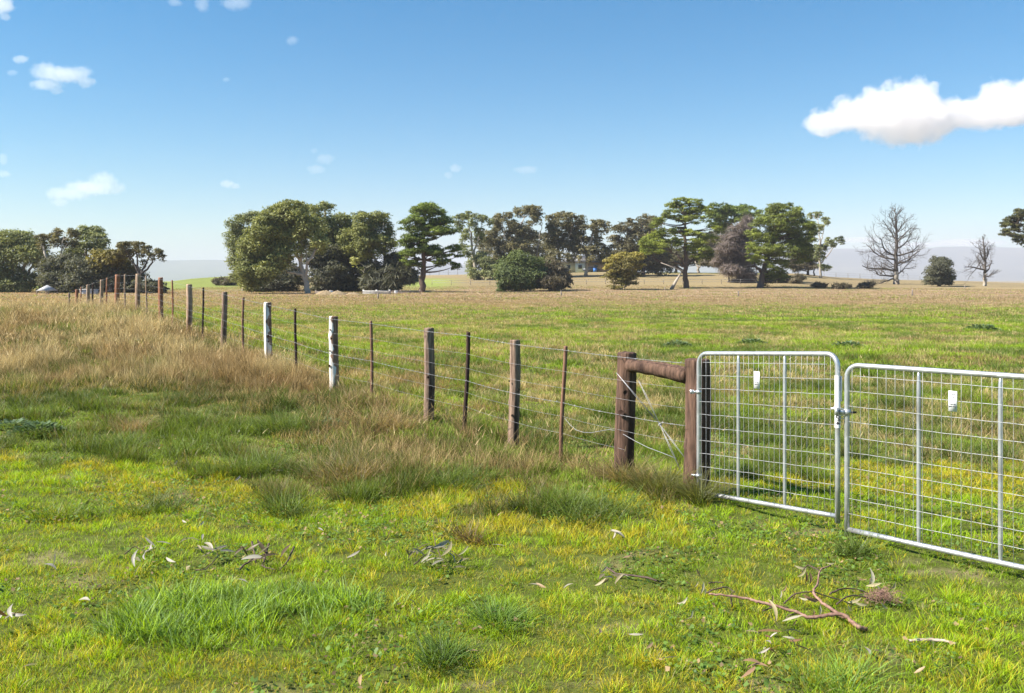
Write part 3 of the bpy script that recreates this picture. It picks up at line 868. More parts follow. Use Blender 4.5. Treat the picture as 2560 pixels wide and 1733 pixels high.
     [(1540, 648, 18, 8, .7), (1560, 642, 14, 7, .6), (1584, 645, 20, 10, .6), (1525, 660, 12, 8, .5), (1570, 660, 14, 14, 0), (1592, 665, 16, 9, .3), (1530, 676, 14, 6, .8), (1550, 670, 14, 10), (1565, 690, 24, 12, .1), (1525, 692, 18, 6), (1545, 700, 18, 10), (1588, 692, 14, 6), (1540, 715, 16, 7), (1575, 708, 16, 8)], 'olive', None, 'gum', dict(trunk_r=0.16, dens=0.9)),
    ('pine_tree', 'tallest pine with lime green tips and long bare lower branches, right of centre', 'tree', (1716, 721), [[(1716, 721), (1713, 690), (1714, 640), (1712, 590), (1712, 540)], [(1713, 680), (1690, 665), (1652, 657)], [(1713, 668), (1695, 658), (1672, 655)], [(1712, 655), (1695, 640), (1680, 632)], [(1713, 665), (1730, 650)]],
     [(1705, 505, 22, 7, .1), (1730, 507, 20, 8, .1), (1688, 518, 20, 10, .1), (1715, 525, 26, 9), (1745, 522, 14, 10), (1675, 537, 20, 9), (1765, 525, 16, 7), (1700, 550, 24, 9, .1), (1740, 550, 22, 10), (1730, 538, 12, 8), (1648, 552, 14, 6, .1), (1640, 562, 12, 6), (1652, 583, 16, 10, .3), (1630, 600, 20, 12, .35), (1612, 614, 14, 10, .35), (1645, 610, 20, 12, .2), (1620, 628, 14, 6, .3), (1695, 578, 18, 9, .2), (1725, 583, 16, 7, .2), (1755, 587, 20, 7, .25), (1770, 600, 22, 12, .2), (1745, 608, 16, 10, .2), (1730, 622, 18, 10, .35), (1780, 566, 12, 6, .2), (1790, 570, 8, 6, .2), (1675, 600, 14, 12), (1740, 640, 14, 6), (1700, 610, 12, 12), (1765, 630, 16, 12)], 'pine_lime', None, 'bark', dict(trunk_r=0.5, limb_r=0.10, grow=0.75, infill=0.55)),
    ('pine_tree', 'broad dark topped pine behind the tallest pine', 'tree', (1830, 700), [[(1830, 700), (1830, 620), (1825, 560)]],
     [(1795, 522, 26, 9), (1830, 526, 26, 7, .1), (1865, 524, 24, 8, .1), (1888, 535, 12, 8), (1790, 545, 20, 16), (1825, 545, 34, 14), (1865, 545, 26, 12), (1800, 570, 22, 12)], 'pine', 200, 'bark', dict(size=0.34)),
    ('dead_tree', 'bare purple grey twiggy tree between the two green pines', 'tree', (1845, 718), [[(1845, 718), (1845, 680), (1850, 640), (1855, 590)], [(1845, 680), (1830, 650), (1820, 620)], [(1820, 718), (1822, 695), (1820, 680)]],
     [(1865, 555, 18, 10), (1850, 575, 24, 14), (1870, 590, 18, 16), (1832, 600, 24, 16), (1850, 620, 30, 16), (1812, 625, 20, 14), (1835, 650, 32, 18), (1865, 655, 24, 20), (1830, 680, 26, 14), (1850, 705, 26, 12), (1870, 690, 18, 20), (1800, 655, 14, 14)], 'purple', 170, 'twig', dict(dens=0.8, grow=0.6)),
    ('tree', 'dull green tree with pale forked stems beyond the tallest pine', 'tree', (1745, 683), [[(1745, 683), (1746, 670), (1738, 655)], [(1746, 670), (1757, 655)]],
     [(1790, 610, 20, 12), (1775, 640, 24, 12), (1800, 640, 20, 16), (1740, 650, 30, 8), (1690, 655, 26, 12), (1780, 660, 26, 10), (1670, 640, 18, 14)], 'brownscrub', 215, 'gum', dict(size=0.45, tip=(0.19, 0.18, 0.08))),
    ('pine_tree', 'bushy full pine reaching nearly to the ground, right of the twiggy tree', 'tree', (1900, 720), [[(1900, 720), (1905, 690), (1925, 640), (1945, 570)], [(1903, 680), (1885, 665), (1868, 668)]],
     [(1935, 522, 16, 10, .1), (1965, 522, 22, 8, .1), (1990, 530, 12, 10), (1920, 540, 22, 12), (1955, 545, 28, 12, .1), (1990, 550, 20, 12), (1905, 560, 22, 12, .1), (1945, 568, 28, 12), (1985, 575, 24, 12, .1), (2015, 565, 16, 12), (1885, 585, 18, 9, .2), (1915, 592, 28, 14, .15), (1965, 600, 26, 12), (2005, 600, 22, 14), (2030, 580, 12, 14), (1890, 620, 18, 12, .3), (1925, 625, 26, 12, .2), (1965, 630, 26, 14), (2000, 630, 20, 14), (1885, 642, 14, 10, .35), (1905, 655, 20, 8, .2), (1945, 665, 22, 14, .1), (1930, 690, 22, 14), (1955, 690, 18, 10), (2020, 620, 14, 16)], 'pine_lime', None, 'bark', dict(trunk_r=0.6, tip=(0.30, 0.35, 0.06), infill=0.8)),
    ('bush', 'brown and green scrub at the foot of the bushy full pine', 'bush', (1960, 722), [],
     [(1945, 708, 22, 12), (1975, 712, 24, 9), (1925, 705, 14, 12), (1990, 700, 14, 8)], 'brownscrub', 168, 'bark', dict(dens=1.3)),
    ('tree', 'dark tree mass behind the bushy pine on the ridge', 'tree', (2020, 694), [[(2020, 694), (2020, 660)], [(2035, 694), (2035, 660)]],
     [(2000, 650, 22, 16), (2025, 640, 18, 16), (2035, 660, 16, 14), (2010, 672, 22, 8), (1985, 668, 18, 10)], 'brownscrub', 215, 'twig_dark', dict(size=0.45, tip=(0.15, 0.14, 0.075))),
    ('gum_tree', 'slender gum with tufted crowns at the right end of the tree line', 'tree', (2052, 694), [[(2052, 694), (2050, 650), (2048, 600), (2044, 550)], [(2050, 656), (2075, 630), (2092, 608)], [(2050, 620), (2058, 590), (2060, 560)]],
     [(2030, 537, 16, 5), (2048, 534, 14, 4), (2064, 547, 10, 4), (2068, 556, 7, 5), (2050, 566, 12, 6), (2074, 602, 12, 7), (2100, 600, 11, 7), (2086, 611, 8, 5), (2058, 618, 12, 9), (2040, 622, 10, 10), (2048, 640, 12, 8), (2062, 665, 12, 9), (2030, 585, 9, 12)], 'gum_grey', 205, 'gum', dict(size=0.34, dens=1.5, trunk_r=0.3, grow=0.3)),
    ('bush', 'lone dark oval bush between the two dead trees', 'bush', (2347, 716), [[(2347, 716), (2347, 690)]],
     [(2345, 655, 18, 8), (2342, 672, 22, 14), (2358, 665, 16, 12), (2350, 690, 26, 14), (2335, 702, 22, 10), (2365, 704, 20, 9), (2376, 696, 8, 6)], 'dark', None, 'bark', dict(dens=1.8, flat=0.9)),
    ('pine_tree', 'dark green branches of a tree reaching in from the right edge', 'tree', (2650, 722), [[(2650, 722), (2648, 640), (2640, 560)], [(2648, 640), (2600, 610), (2550, 590)], [(2640, 600), (2590, 575), (2540, 560)]],
     [(2555, 532, 12, 7), (2530, 552, 16, 8), (2515, 565, 9, 6), (2548, 545, 14, 7), (2510, 582, 9, 6), (2528, 583, 12, 7), (2550, 570, 18, 10), (2556, 600, 22, 10), (2580, 540, 20, 14), (2600, 580, 30, 18), (2620, 540, 30, 20), (2660, 530, 40, 20), (2680, 590, 40, 30), (2590, 615, 26, 8)], 'olive', 165, 'bark', dict(col=(0.06, 0.065, 0.03), tip=(0.19, 0.19, 0.06), size=0.34)),
    ('bush', 'low dark shrub on the right slope, first of three', 'bush', (2048, 720), [], [(2045, 714, 14, 5), (2056, 716, 9, 4)], 'brownscrub', None, 'bark', dict(dens=2, grow=0.3, group='low shrubs on the right slope')),
    ('bush', 'low spread shrub in the middle of the right slope', 'bush', (2095, 722), [], [(2092, 717, 12, 4), (2112, 717, 12, 4)], 'brownscrub', None, 'bark', dict(dens=2, grow=0.3, group='low shrubs on the right slope')),
    ('bush', 'low shrub left of the large dead tree', 'bush', (2170, 722), [], [(2165, 715, 10, 6), (2180, 712, 8, 5), (2155, 717, 8, 4)], 'brownscrub', None, 'bark', dict(dens=2, grow=0.3, group='low shrubs on the right slope')),
    ('bush', 'shrub patch on the green left hill', 'bush', (560, 712), [], [(555, 706, 18, 6), (585, 704, 12, 5), (572, 710, 10, 5)], 'brownscrub', 165, 'bark', dict(dens=1.6, group='shrubs on the left hill')),
]
for _i, (_n, _lab, _cat, _base, _tr, _cl, _pal, _D, _bark, _kw) in enumerate(TREES):
    tree(_n, _lab, _cat, _base, _tr, _cl, _pal, _D, _bark, seed=_i * 3 + 1, **_kw)


def bare_tree(label, base, trunk_px, lims, D, seed, spread=1.0, trunk_r=0.55, levels=4, bark='twig_dark', nlim=26):
    g = np.random.default_rng(seed)
    b = np.array([(base[0] - 1280) / F * D, D, 0.0])
    b[2] = ground_z(b[0], D)
    o = tag(empty('dead_tree', b), label, 'tree', 'bare dead trees on the right')
    tr = np.array([ray(x, y, D) for x, y in trunk_px])
    tr[0][2] = b[2] - 0.3
    mb, tw = MB(), MB()
    t = np.linspace(0, len(tr) - 1, 6 * (len(tr) - 1) + 1)
    q = np.stack([np.interp(t, range(len(tr)), tr[:, a]) for a in range(3)], 1)
    q[1:-1] += g.normal(size=(len(q) - 2, 3)) * 0.06
    rr = trunk_r * (1 - 0.9 * np.linspace(0, 1, len(q)) ** 0.8)
    rr[0] *= 1.3
    k0 = int(len(q) * 0.30)
    mb.tube(q[:k0 + 1], rr[:k0 + 1], 8)
    tw.tube(q[k0:], rr[k0:], 6)
    s = D / F

    def grow(p, d, L, r, lev):
        n = 6 if lev < 2 else 4
        pts = [p.copy()]
        dd = d.copy()
        for k in range(n):
            dd = dd + g.normal(size=3) * 0.17 + np.array([0, 0, 0.05 if lev else 0.03])
            dd /= np.linalg.norm(dd)
            pts.append(pts[-1] + dd * L / n)
        pts = np.array(pts)
        rad = np.linspace(r, r * 0.35, n + 1)
        tw.tube(pts, rad, 5 if lev < 2 else 3, cap=False)
        if lev >= levels:
            return
        m = 6 if lev == 0 else 4
        for k in range(m):
            f = 0.2 + 0.8 * (k + g.random()) / m
            i = min(int(f * n), n)
            side = g.normal(size=3)
            side -= side.dot(dd) * dd
            side /= np.linalg.norm(side)
            nd = dd * 0.75 + side * 0.7 + np.array([0, 0, 0.05])
            nd /= np.linalg.norm(nd)
            grow(pts[i], nd, L * (0.42 + 0.2 * g.random()), max(rad[i] * 0.55, 0.018), lev + 1)

    for (x0, y0, x1, y1) in lims:
        a = q[int(np.argmin(np.linalg.norm(q - ray(x0, y0, D), axis=1)))]
        e = ray(x1, y1, D + (g.random() - 0.5) * 40 * s)
        L = np.linalg.norm(e - a)
        d = (e - a) / L
        grow(a, d, L * 0.85, min(0.05 + L * 0.02, 0.26), 0)
    for k in range(nlim):
        i = int(len(q) * (0.3 + 0.68 * (k + g.random()) / nlim))
        i = min(i, len(q) - 1)
        a = g.random() * 2 * math.pi
        hh = (q[i][2] - b[2]) / (tr[-1][2] - b[2])
        L = (0.36 * (1 - hh) + 0.10) * (tr[-1][2] - b[2]) * spread
        d = np.array([math.cos(a), math.sin(a), 0.25 + 0.9 * hh])
        d /= np.linalg.norm(d)
        grow(q[i], d, L * (0.7 + 0.5 * g.random()), 0.03 + L * 0.014, 1)
    mb.build('trunk', M['gum'], o, smooth_shade=True)
    tw.build('branches', M[bark], o)
    return o


bare_tree('large bare dead tree with white trunk foot and wide tapering branches', (2241, 718),
          [(2241, 718), (2240, 695), (2240, 660), (2242, 600), (2240, 550), (2238, 522)],
          [(2242, 680, 2128, 650), (2240, 692, 2150, 695), (2241, 690, 2300, 668), (2242, 660, 2320, 632), (2241, 655, 2150, 620), (2241, 640, 2155, 590),
           (2242, 620, 2310, 598), (2241, 600, 2190, 545), (2241, 610, 2285, 560), (2240, 640, 2330, 625), (2240, 668, 2205, 680), (2240, 575, 2215, 530), (2241, 580, 2268, 535), (2241, 695, 2170, 706)],
          182, 5, trunk_r=0.72, levels=3)
bare_tree('smaller thin bare tree right of the dark oval bush', (2462, 719),
          [(2462, 719), (2462, 690), (2463, 650), (2460, 615), (2456, 590)],
          [(2462, 675, 2392, 640), (2463, 680, 2508, 640), (2462, 690, 2430, 690), (2463, 660, 2430, 605), (2462, 650, 2490, 610), (2462, 692, 2500, 680)],
          178, 9, trunk_r=0.42, levels=3, spread=0.8, nlim=14)


# ---------------------------------------------------------------- grass
def blades(root, az, lean, curve, height, width, c0, c1, K, g):
    """root (N,3); returns mesh arrays of bent tapering blades"""
    N = len(root)
    dirx, diry = np.cos(az), np.sin(az)
    fa = g.random(N) * math.pi
    sx, sy = np.cos(fa) * 0.8 - diry * 0.4, np.sin(fa) * 0.8 + dirx * 0.4
    nr = np.hypot(sx, sy) + 1e-9
    sx, sy = sx / nr, sy / nr
    lev = np.linspace(0, 1, K + 1)
    V, C = [], []
    for i, t in enumerate(lev):
        off = height * (lean * t + curve * t * t)
        zz = height * (t - 0.35 * curve * t * t)
        px = root[:, 0] + dirx * off
        py = root[:, 1] + diry * off
        pz = root[:, 2] + zz
        w = width * 0.5 * (1 - t * 0.75) if t < 1 else 0
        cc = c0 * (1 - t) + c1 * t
        if i < K:
            V.append(np.stack([px - sx * w, py - sy * w, pz], 1))
            V.append(np.stack([px + sx * w, py + sy * w, pz], 1))
            C.append(cc)
            C.append(cc)
        else:
            V.append(np.stack([px, py, pz], 1))
            C.append(cc)
    n = 2 * K + 1
    V = np.stack(V, 1).reshape(-1, 3)
    C = np.stack(C, 1).reshape(-1, 3)
    base = (np.arange(N) * n)[:, None]
    pat, tot = [], []
    for i in range(K - 1):
        pat += [2 * i, 2 * i + 1, 2 * i + 3, 2 * i + 2]
        tot.append(4)
    pat += [2 * (K - 1), 2 * (K - 1) + 1, 2 * K]
    tot.append(3)
    return V, (base + np.array(pat)[None]).ravel(), np.tile(tot, N), C


def tufts(cx, cy, nb, rad, hgt, wid, lean, c0, c1, K, g, hvar=0.45, cvar=0.48, cz=None):
    rep = np.repeat(np.arange(len(cx)), nb)
    N = len(rep)
    a = g.random(N) * 2 * math.pi
    r = np.sqrt(g.random(N))
    x = cx[rep] + np.cos(a) * r * rad[rep]
    y = cy[rep] + np.sin(a) * r * rad[rep]
    z = ground_z(x, y) - 0.006
    h = hgt[rep] * (1 - hvar + hvar * 1.3 * g.random(N))
    ln = lean[rep] * (0.25 + r) + (g.random(N) - 0.5) * 0.6
    cu = lean[rep] * (0.1 + 1.9 * g.random(N) ** 2)
    f = (1 + (g.random((N, 1)) - 0.5) * 2 * cvar)
    return blades(np.stack([x, y, z], 1), a + g.normal(size=N) * 0.9, ln, cu, h, wid[rep] * (0.7 + 0.6 * g.random(N)), c0[rep] * f, c1[rep] * f, K, g)


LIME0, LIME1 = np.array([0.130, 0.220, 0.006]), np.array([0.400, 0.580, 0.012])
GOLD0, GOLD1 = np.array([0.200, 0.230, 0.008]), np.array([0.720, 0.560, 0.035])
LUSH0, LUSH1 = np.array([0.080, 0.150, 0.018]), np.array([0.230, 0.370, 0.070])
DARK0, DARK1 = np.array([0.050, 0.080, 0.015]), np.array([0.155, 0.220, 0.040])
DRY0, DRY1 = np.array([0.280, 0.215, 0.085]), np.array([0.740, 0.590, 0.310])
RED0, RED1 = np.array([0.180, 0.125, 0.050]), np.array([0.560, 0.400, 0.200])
PINK1 = np.array([0.520, 0.385, 0.285])


def grow_ring(Y0, Y1, per_m2, nb, K, wmul, g, kind):
    A = 0.72 * (Y1 ** 2 - Y0 ** 2)
    side = 1.6 if Y1 < 17 else 0.0
    n = int((A + 2 * side * (Y1 - Y0)) * per_m2)
    Y = np.sqrt(Y0 ** 2 + (Y1 ** 2 - Y0 ** 2) * g.random(n))
    X = (g.random(n) - 0.5) * (1.44 * Y + 2 * side)
    z = zones(X, Y)
    u = g.random(n)
    tallm = z['tall'] > 0.45
    if kind == 'tall':
        keep = tallm
    elif kind == 'lawn':
        keep = (~tallm) & (z['pad'] < 0.5) | ((z['lawn'] > 0.5) & ~tallm)
    else:
        keep = (~tallm) & (z['pad'] > 0.5) & (z['lawn'] <= 0.5)
    bare = fbm(X, Y, 2.6, 3, 8)
    keep &= ~((bare > 0.70) & (g.random(n) < 0.5) & (Y < 14))
    X, Y, u = X[keep], Y[keep], u[keep]
    z = {k: v[keep] for k, v in z.items()}
    n = len(X)
    if n == 0:
        return None
    dry = u < z['dry']
    v = g.random(n)
    L = z['lawn'] > 0.5
    lu = lush(X, Y) * (fbm(X, Y, 3.0, 2, 12) + 0.35)
    # lawn
    edge = smooth(-1.4, -0.5, Y - np.where(X < 1.2, 6.9 + 0.47 * np.maximum(0, -X), 8.2))
    near = 1 - smooth(4.0, 4.7, Y)
    gp = np.clip(0.10 + 0.55 * edge * (fbm(X, Y, 1.6, 2, 14) > 0.42) + 0.22 * near + 0.25 * (fbm(X, Y, 2.2, 3, 21) > 0.56), 0, 0.75)
    gold = L & (v < gp)
    band_zone = (z['lawn'] <= 0.5) & (Y < 16) & ~dry
    brownstem = band_zone & (g.random(n) < 0.10 + 0.35 * (fbm(X, Y, 1.4, 3, 61) > 0.55))
    c0 = np.where(L[:, None], LIME0, DARK0 * 0.6 + LIME0 * 0.4)
    mixg = smooth(0.36, 0.62, fbm(X, Y, 0.8, 3, 31))[:, None]
    c1 = np.where(L[:, None], LIME1, DARK1 * (1 - mixg) + (LIME1 * 0.82 + DARK1 * 0.18) * mixg)
    bandd = (z['lawn'] <= 0.5) & (z['pad'] < 0.5) | ((z['pad'] > 0.5) & (Y > 8) & (Y < 11.5) & (X > 1.8))
    c0 = np.where(bandd[:, None] & ~L[:, None], DARK0, c0)
    c1 = np.where(bandd[:, None] & ~L[:, None], DARK1 * 0.8 + LIME1 * 0.30 * (0.2 + mixg), c1)
    shade = (smooth(5.0, 5.2, Y) * (1 - smooth(5.7, 6.0, Y)) * smooth(-1.2, -0.4, X))[:, None] * L[:, None]  # band of shorter, darker green grass across the lawn, its own colour
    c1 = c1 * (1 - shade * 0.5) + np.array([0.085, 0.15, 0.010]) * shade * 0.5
    c0 = np.where(gold[:, None], GOLD0, c0)
    c1 = np.where(gold[:, None], GOLD1 * (0.6 + 0.6 * g.random((n, 1))), c1)
    thatch = L & ~gold & (v > 0.93)
    c1 = np.where(thatch[:, None], DRY1 * 0.75, c1)
    lum = (lu * 1.3 - 0.35 * g.random(n) - 0.9 * (fbm(X, Y, 2.6, 3, 55) - 0.35) > 0.22 + 0.5 * g.random(n)) & L
    c0 = np.where(lum[:, None], LUSH0, c0)
    c1 = np.where(lum[:, None], np.where(g.random((n, 1)) < 0.4, LIME1, LUSH1 + (g.random((n, 1)) < 0.3) * np.array([0.16, 0.18, 0.14])) * (0.6 + 0.8 * g.random((n, 1))), c1)  # pale tint on some lush tufts paints white glints into the colour
    h = np.where(L, 0.030 + 0.040 * fbm(X, Y, 2.5, 2, 9) + 0.02 * edge, 0.09 + 0.10 * fbm(X, Y, 1.2, 2, 9))
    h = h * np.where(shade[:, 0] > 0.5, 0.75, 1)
    h = np.where(lum, 0.04 + 0.085 * g.random(n) * (0.4 + lu), h)
    c1 = np.where(brownstem[:, None], RED1 * (0.5 + 0.5 * g.random((n, 1))), c1)
    clump = fbm(X, Y, 3.4, 3, 71)
    h = np.where((z['lawn'] <= 0.5) & (Y < 20), h * (0.35 + 1.05 * smooth(0.42, 0.68, clump)), h)
    c1 = np.where(((z['lawn'] <= 0.5) & (Y < 20))[:, None], c1 * (1.35 - 0.75 * smooth(0.42, 0.64, clump))[:, None], c1)
    lc = fbm(X, Y, 11.0, 3, 81)
    h = np.where(L & ~lum, h * (0.55 + 0.75 * smooth(0.3, 0.75, lc)), h)
    c1 = np.where(L[:, None], c1 * (0.80 + 0.40 * smooth(0.3, 0.7, lc))[:, None], c1)
    # dry stems
    red = fbm(X, Y, 0.9, 3, 44) > 0.56
    dc0 = np.where(red[:, None], RED0, DRY0)
    dc1 = np.where(red[:, None], RED1, DRY1) * (0.40 + 1.0 * g.random((n, 1)) ** 1.3)
    nearstrip = (z['strip'] * (Y < 14))[:, None]
    dc1 = dc1 * (1 - nearstrip * 0.35 * np.array([[0.7, 0.9, 1.0]]))
    pk = smooth(30, 80, Y)[:, None]
    dc1 = dc1 * (1 - pk) + PINK1 * (0.75 + 0.4 * g.random((n, 1))) * pk
    c0 = np.where(dry[:, None], dc0, c0)
    c1 = np.where(dry[:, None], dc1, c1)
    hd = 0.13 + 0.14 * fbm(X, Y, 1.0, 2, 9)
    tl = z['tall']
    tallh = fbm(X, Y, 1.6, 3, 19)
    h = np.where(dry, hd * (0.6 + 0.4 * tl) + 0.25 * tl * tallh * (1 - 0.45 * z['strip'] * (Y < 14)), h + 0.10 * tl * tallh)
    h = h * (1 + 0.25 * smooth(40, 100, Y))
    # keep grass short just along the gate line
    w = np.where(L, 0.0032, 0.0040) * np.ones(n) * wmul
    w = np.where(lum, w * 1.7, w)
    w = np.where(dry, w * 0.8, w)
    rad = np.where(L, 0.035, 0.06) * (1 + 0.5 * g.random(n)) * max(1.0, wmul * 0.55)
    rad = np.where(tl > 0.45, rad * 0.75, rad)
    c0 = np.where((tl > 0.45)[:, None], c0 * 0.45 + np.array([0.045, 0.055, 0.016]), c0)
    h = np.where(tl > 0.45, h * (0.55 + 0.75 * g.random(n)), h)
    lean = np.where(dry, 0.34, 0.45) * (0.7 + 0.6 * g.random(n))
    return tufts(X, Y, nb, rad, h, w, lean, c0, c1, K, g)


RINGS = [(3.1, 5.6, 900, 11, 3, 0.95), (5.6, 9.0, 560, 11, 3, 1.1), (9.0, 16.0, 200, 12, 2, 1.5), (16.0, 40.0, 60, 11, 2, 2.5), (40.0, 75.0, 14, 8, 1, 6.0), (75.0, 158.0, 3.2, 7, 1, 13.0)]


def merge(parts):
    V, L, T, C, n = [], [], [], [], 0
    for p in parts:
        if p is None:
            continue
        V.append(p[0])
        L.append(p[1] + n)
        T.append(p[2])
        C.append(p[3])
        n += len(p[0])
    return np.concatenate(V), np.concatenate(L), np.concatenate(T), np.concatenate(C)


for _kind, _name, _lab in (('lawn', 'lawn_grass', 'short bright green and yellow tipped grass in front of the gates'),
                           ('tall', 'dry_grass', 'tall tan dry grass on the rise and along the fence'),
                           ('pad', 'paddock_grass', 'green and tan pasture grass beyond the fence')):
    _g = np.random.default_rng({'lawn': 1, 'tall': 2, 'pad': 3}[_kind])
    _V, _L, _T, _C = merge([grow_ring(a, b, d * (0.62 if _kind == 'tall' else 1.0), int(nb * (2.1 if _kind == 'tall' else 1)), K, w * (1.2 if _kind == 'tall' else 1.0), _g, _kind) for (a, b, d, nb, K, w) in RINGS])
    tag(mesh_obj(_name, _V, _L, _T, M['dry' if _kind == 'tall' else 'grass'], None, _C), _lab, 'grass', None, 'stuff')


def ground_leaves():
    g = np.random.default_rng(91)
    n = 60000
    Y = np.sqrt(3.2 ** 2 + (10.5 ** 2 - 3.2 ** 2) * g.random(n))
    X = (g.random(n) - 0.5) * 1.44 * Y
    pt = fbm(X, Y, 1.9, 3, 101)
    k = pt > 0.50 + 0.10 * g.random(n)
    X, Y = X[k], Y[k]
    n = len(X)
    P = np.stack([X, Y, ground_z(X, Y) + 0.012 + 0.035 * g.random(n)], 1)
    a = g.random(n) * 6.283
    tl = g.normal(size=(n, 2)) * 0.35
    s = (0.006 + 0.010 * g.random(n))[:, None]
    d = np.stack([np.cos(a), np.sin(a), tl[:, 0]], 1)
    e = np.stack([-np.sin(a), np.cos(a), tl[:, 1]], 1)
    V = np.stack([P - d * s, P - d * s * .3 + e * s * .8, P + d * s, P - d * s * .3 - e * s * .8], 1).reshape(-1, 3)
    t = g.random((n, 1))
    C = np.array([0.06, 0.12, 0.02]) * (1 - t) + np.array([0.20, 0.32, 0.06]) * t
    brown = g.random(n) < 0.16
    C = np.where(brown[:, None], np.array([0.36, 0.25, 0.14]) * (0.4 + g.random((n, 1))), C)
    tag(mesh_obj('ground_cover', V, np.arange(4 * n), np.full(n, 4), M['grass'], None, np.repeat(C, 4, axis=0)), 'small clover leaves and brown leaf crumbs between the grass blades', 'ground cover', None, 'stuff')


ground_leaves()


def seed_stalks():
    g = np.random.default_rng(92)
    parts = []
    for (Y0, Y1, per, w, K) in ((6.5, 14, 26, 0.0042, 3), (14, 30, 22, 0.0075, 2), (30, 70, 3.0, 0.018, 2)):
        n = int(0.72 * (Y1 ** 2 - Y0 ** 2) * per)
        Y = np.sqrt(Y0 ** 2 + (Y1 ** 2 - Y0 ** 2) * g.random(n))
        X = (g.random(n) - 0.5) * 1.44 * Y
        z = zones(X, Y)
        k = (g.random(n) < z['tall'] * 0.9 + 0.12 * z['dry'] + 0.05) & (z['lawn'] < 0.5) & (fbm(X, Y, 1.7, 3, 111) > 0.40)
        X, Y = X[k], Y[k]
        tl = z['tall'][k]
        n = len(X)
        t = g.random((n, 1))
        tip = (np.array([0.80, 0.64, 0.36]) * t + np.array([0.42, 0.26, 0.13]) * (1 - t))
        one = np.ones(n)
        R_ = np.stack([X, Y, ground_z(X, Y) - .005], 1)
        parts.append(blades(R_, g.random(n) * 6.283, 0.10 + 0.35 * g.random(n), 0.5 * g.random(n) ** 2, 0.20 + tl * (0.16 + 0.20 * g.random(n)), one * w * 0.7, tip * 0.7, tip, K, g))
        # drooping seed heads: short wide blades at the stalk tops
        h = 0.20 + tl * 0.22
        R2 = R_ + np.stack([g.normal(size=n) * 0.03, g.normal(size=n) * 0.03, h * 0.85], 1)
        parts.append(blades(R2, g.random(n) * 6.283, 0.3 + 0.6 * g.random(n), 0.6 * g.random(n), 0.05 + 0.05 * g.random(n), one * w * 1.5, tip * 0.9, tip, 2, g))
    V, L, T, C = merge(parts)
    tag(mesh_obj('seed_stalks', V, L, T, M['dry'], None, C), 'thin straw stalks and seed heads standing out of the dry grass', 'grass', None, 'stuff')


seed_stalks()


def tussock(label, px, py, rad, h, n, c0, c1, seed, group, name='grass_tussock', wid=0.005, lean=0.75):
    g = np.random.default_rng(seed)
    p = ground_hit(px, py)
    m = max(1, n // 60)
    a, r = g.random(m) * 6.283, np.sqrt(g.random(m)) * rad * 0.7
    cx, cy = p[0] + np.cos(a) * r, p[1] + np.sin(a) * r
    one = np.ones(m)
    V, L, T, C = tufts(cx, cy, 60, one * rad * 0.35, one * h * (0.45 + 0.65 * g.random(m)), one * wid, one * lean, np.tile(c0, (m, 1)), np.tile(c1, (m, 1)) * (0.85 + 0.3 * g.random((m, 1))), 3, g)
    o = mesh_obj(name, V, L, T, M['grass'], None, C, loc=p)
    return tag(o, label, 'grass clump', group)


_TG = 'dark grass tussocks in front of the fence'
_D0, _D1 = DARK0 * 1.0, DARK1 * 1.1
for _q in [
    ('dark green tussock right of the rosette weed at the far left edge', 290, 1130, .28, .30, 700, _D0, _D1),
    ('small dark tussock above the rosette weed at the left edge', 60, 1045, .26, .30, 480, _D0, _D1),
    ('rusty tipped tussock on the left, foot of the dry rise', 335, 1085, .26, .30, 480, RED0 * .8, RED1 * .7),
    ('large dark tussock below the second white post, beside its twin', 700, 1085, .42, .34, 900, _D0, _D1),
    ('dark tussock, right twin below the second white post', 770, 1075, .34, .30, 600, _D0, _D1 * .9),
    ('dark green tussock alone in the middle band, left of centre', 640, 1180, .30, .26, 700, _D0, _D1),
    ('low black green tussock, lowest on the left lawn edge', 390, 1275, .26, .16, 520, _D0, _D1 * .9),
    ('brown green tussock below the thickest brown post', 870, 1200, .40, .28, 800, RED0 * .7, DRY1 * .42),
    ('dark tussock in front of the fence, below the dark dropper', 1130, 1210, .36, .26, 800, _D0, _D1),
    ('spiky tussock growing at the strainer post foot', 1565, 1212, .18, .34, 600, RED0 * .7, DRY1 * .5),
    ('dense olive tussock between strainer post and gate post', 1655, 1236, .20, .36, 800, DARK0, np.array([.20, .19, .055])),
    ('tall grass clump hiding the hinge end of the narrow gate', 1752, 1258, .12, .34, 420, DARK0, np.array([.20, .19, .06])),
    ('broad dark tussock on the lawn edge, middle of the picture', 1480, 1285, .42, .24, 1000, _D0, _D1),
    ('twiggy thin tussock on the bright lawn left of centre', 1190, 1345, .20, .20, 200, RED0 * .5, RED1 * .5),
    ('grey green tussock on the lawn, centre foreground', 1265, 1560, .20, .17, 420, LUSH0 * .8, LUSH1 * .9),
    ('deep green tussock near the bottom edge, left of centre', 1100, 1660, .17, .17, 480, LUSH0 * .6, LUSH1 * .65),
    ('dark tussock on the lawn below the pair of gates', 2120, 1385, .14, .18, 300, _D0, _D1),
    ('leafy green tussock at the bottom right foreground', 2080, 1710, .20, .18, 420, LUSH0, LUSH1),
    ('brown tussock under the middle of the fence', 960, 1080, .34, .40, 700, RED0, DRY1 * .6),
    ('dark tussock on the left, between rusty tussock and the rise', 500, 1060, .40, .28, 600, _D0, _D1),
    ('grey green tussock right of the low black green tussock', 700, 1290, .30, .22, 520, _D0, _D1),
    ('flat dark tussock low on the left lawn edge by the frame', 190, 1290, .30, .18, 420, _D0, LIME1 * .5)]:
    tussock(*_q, seed=int(_q[1]), group=_TG)


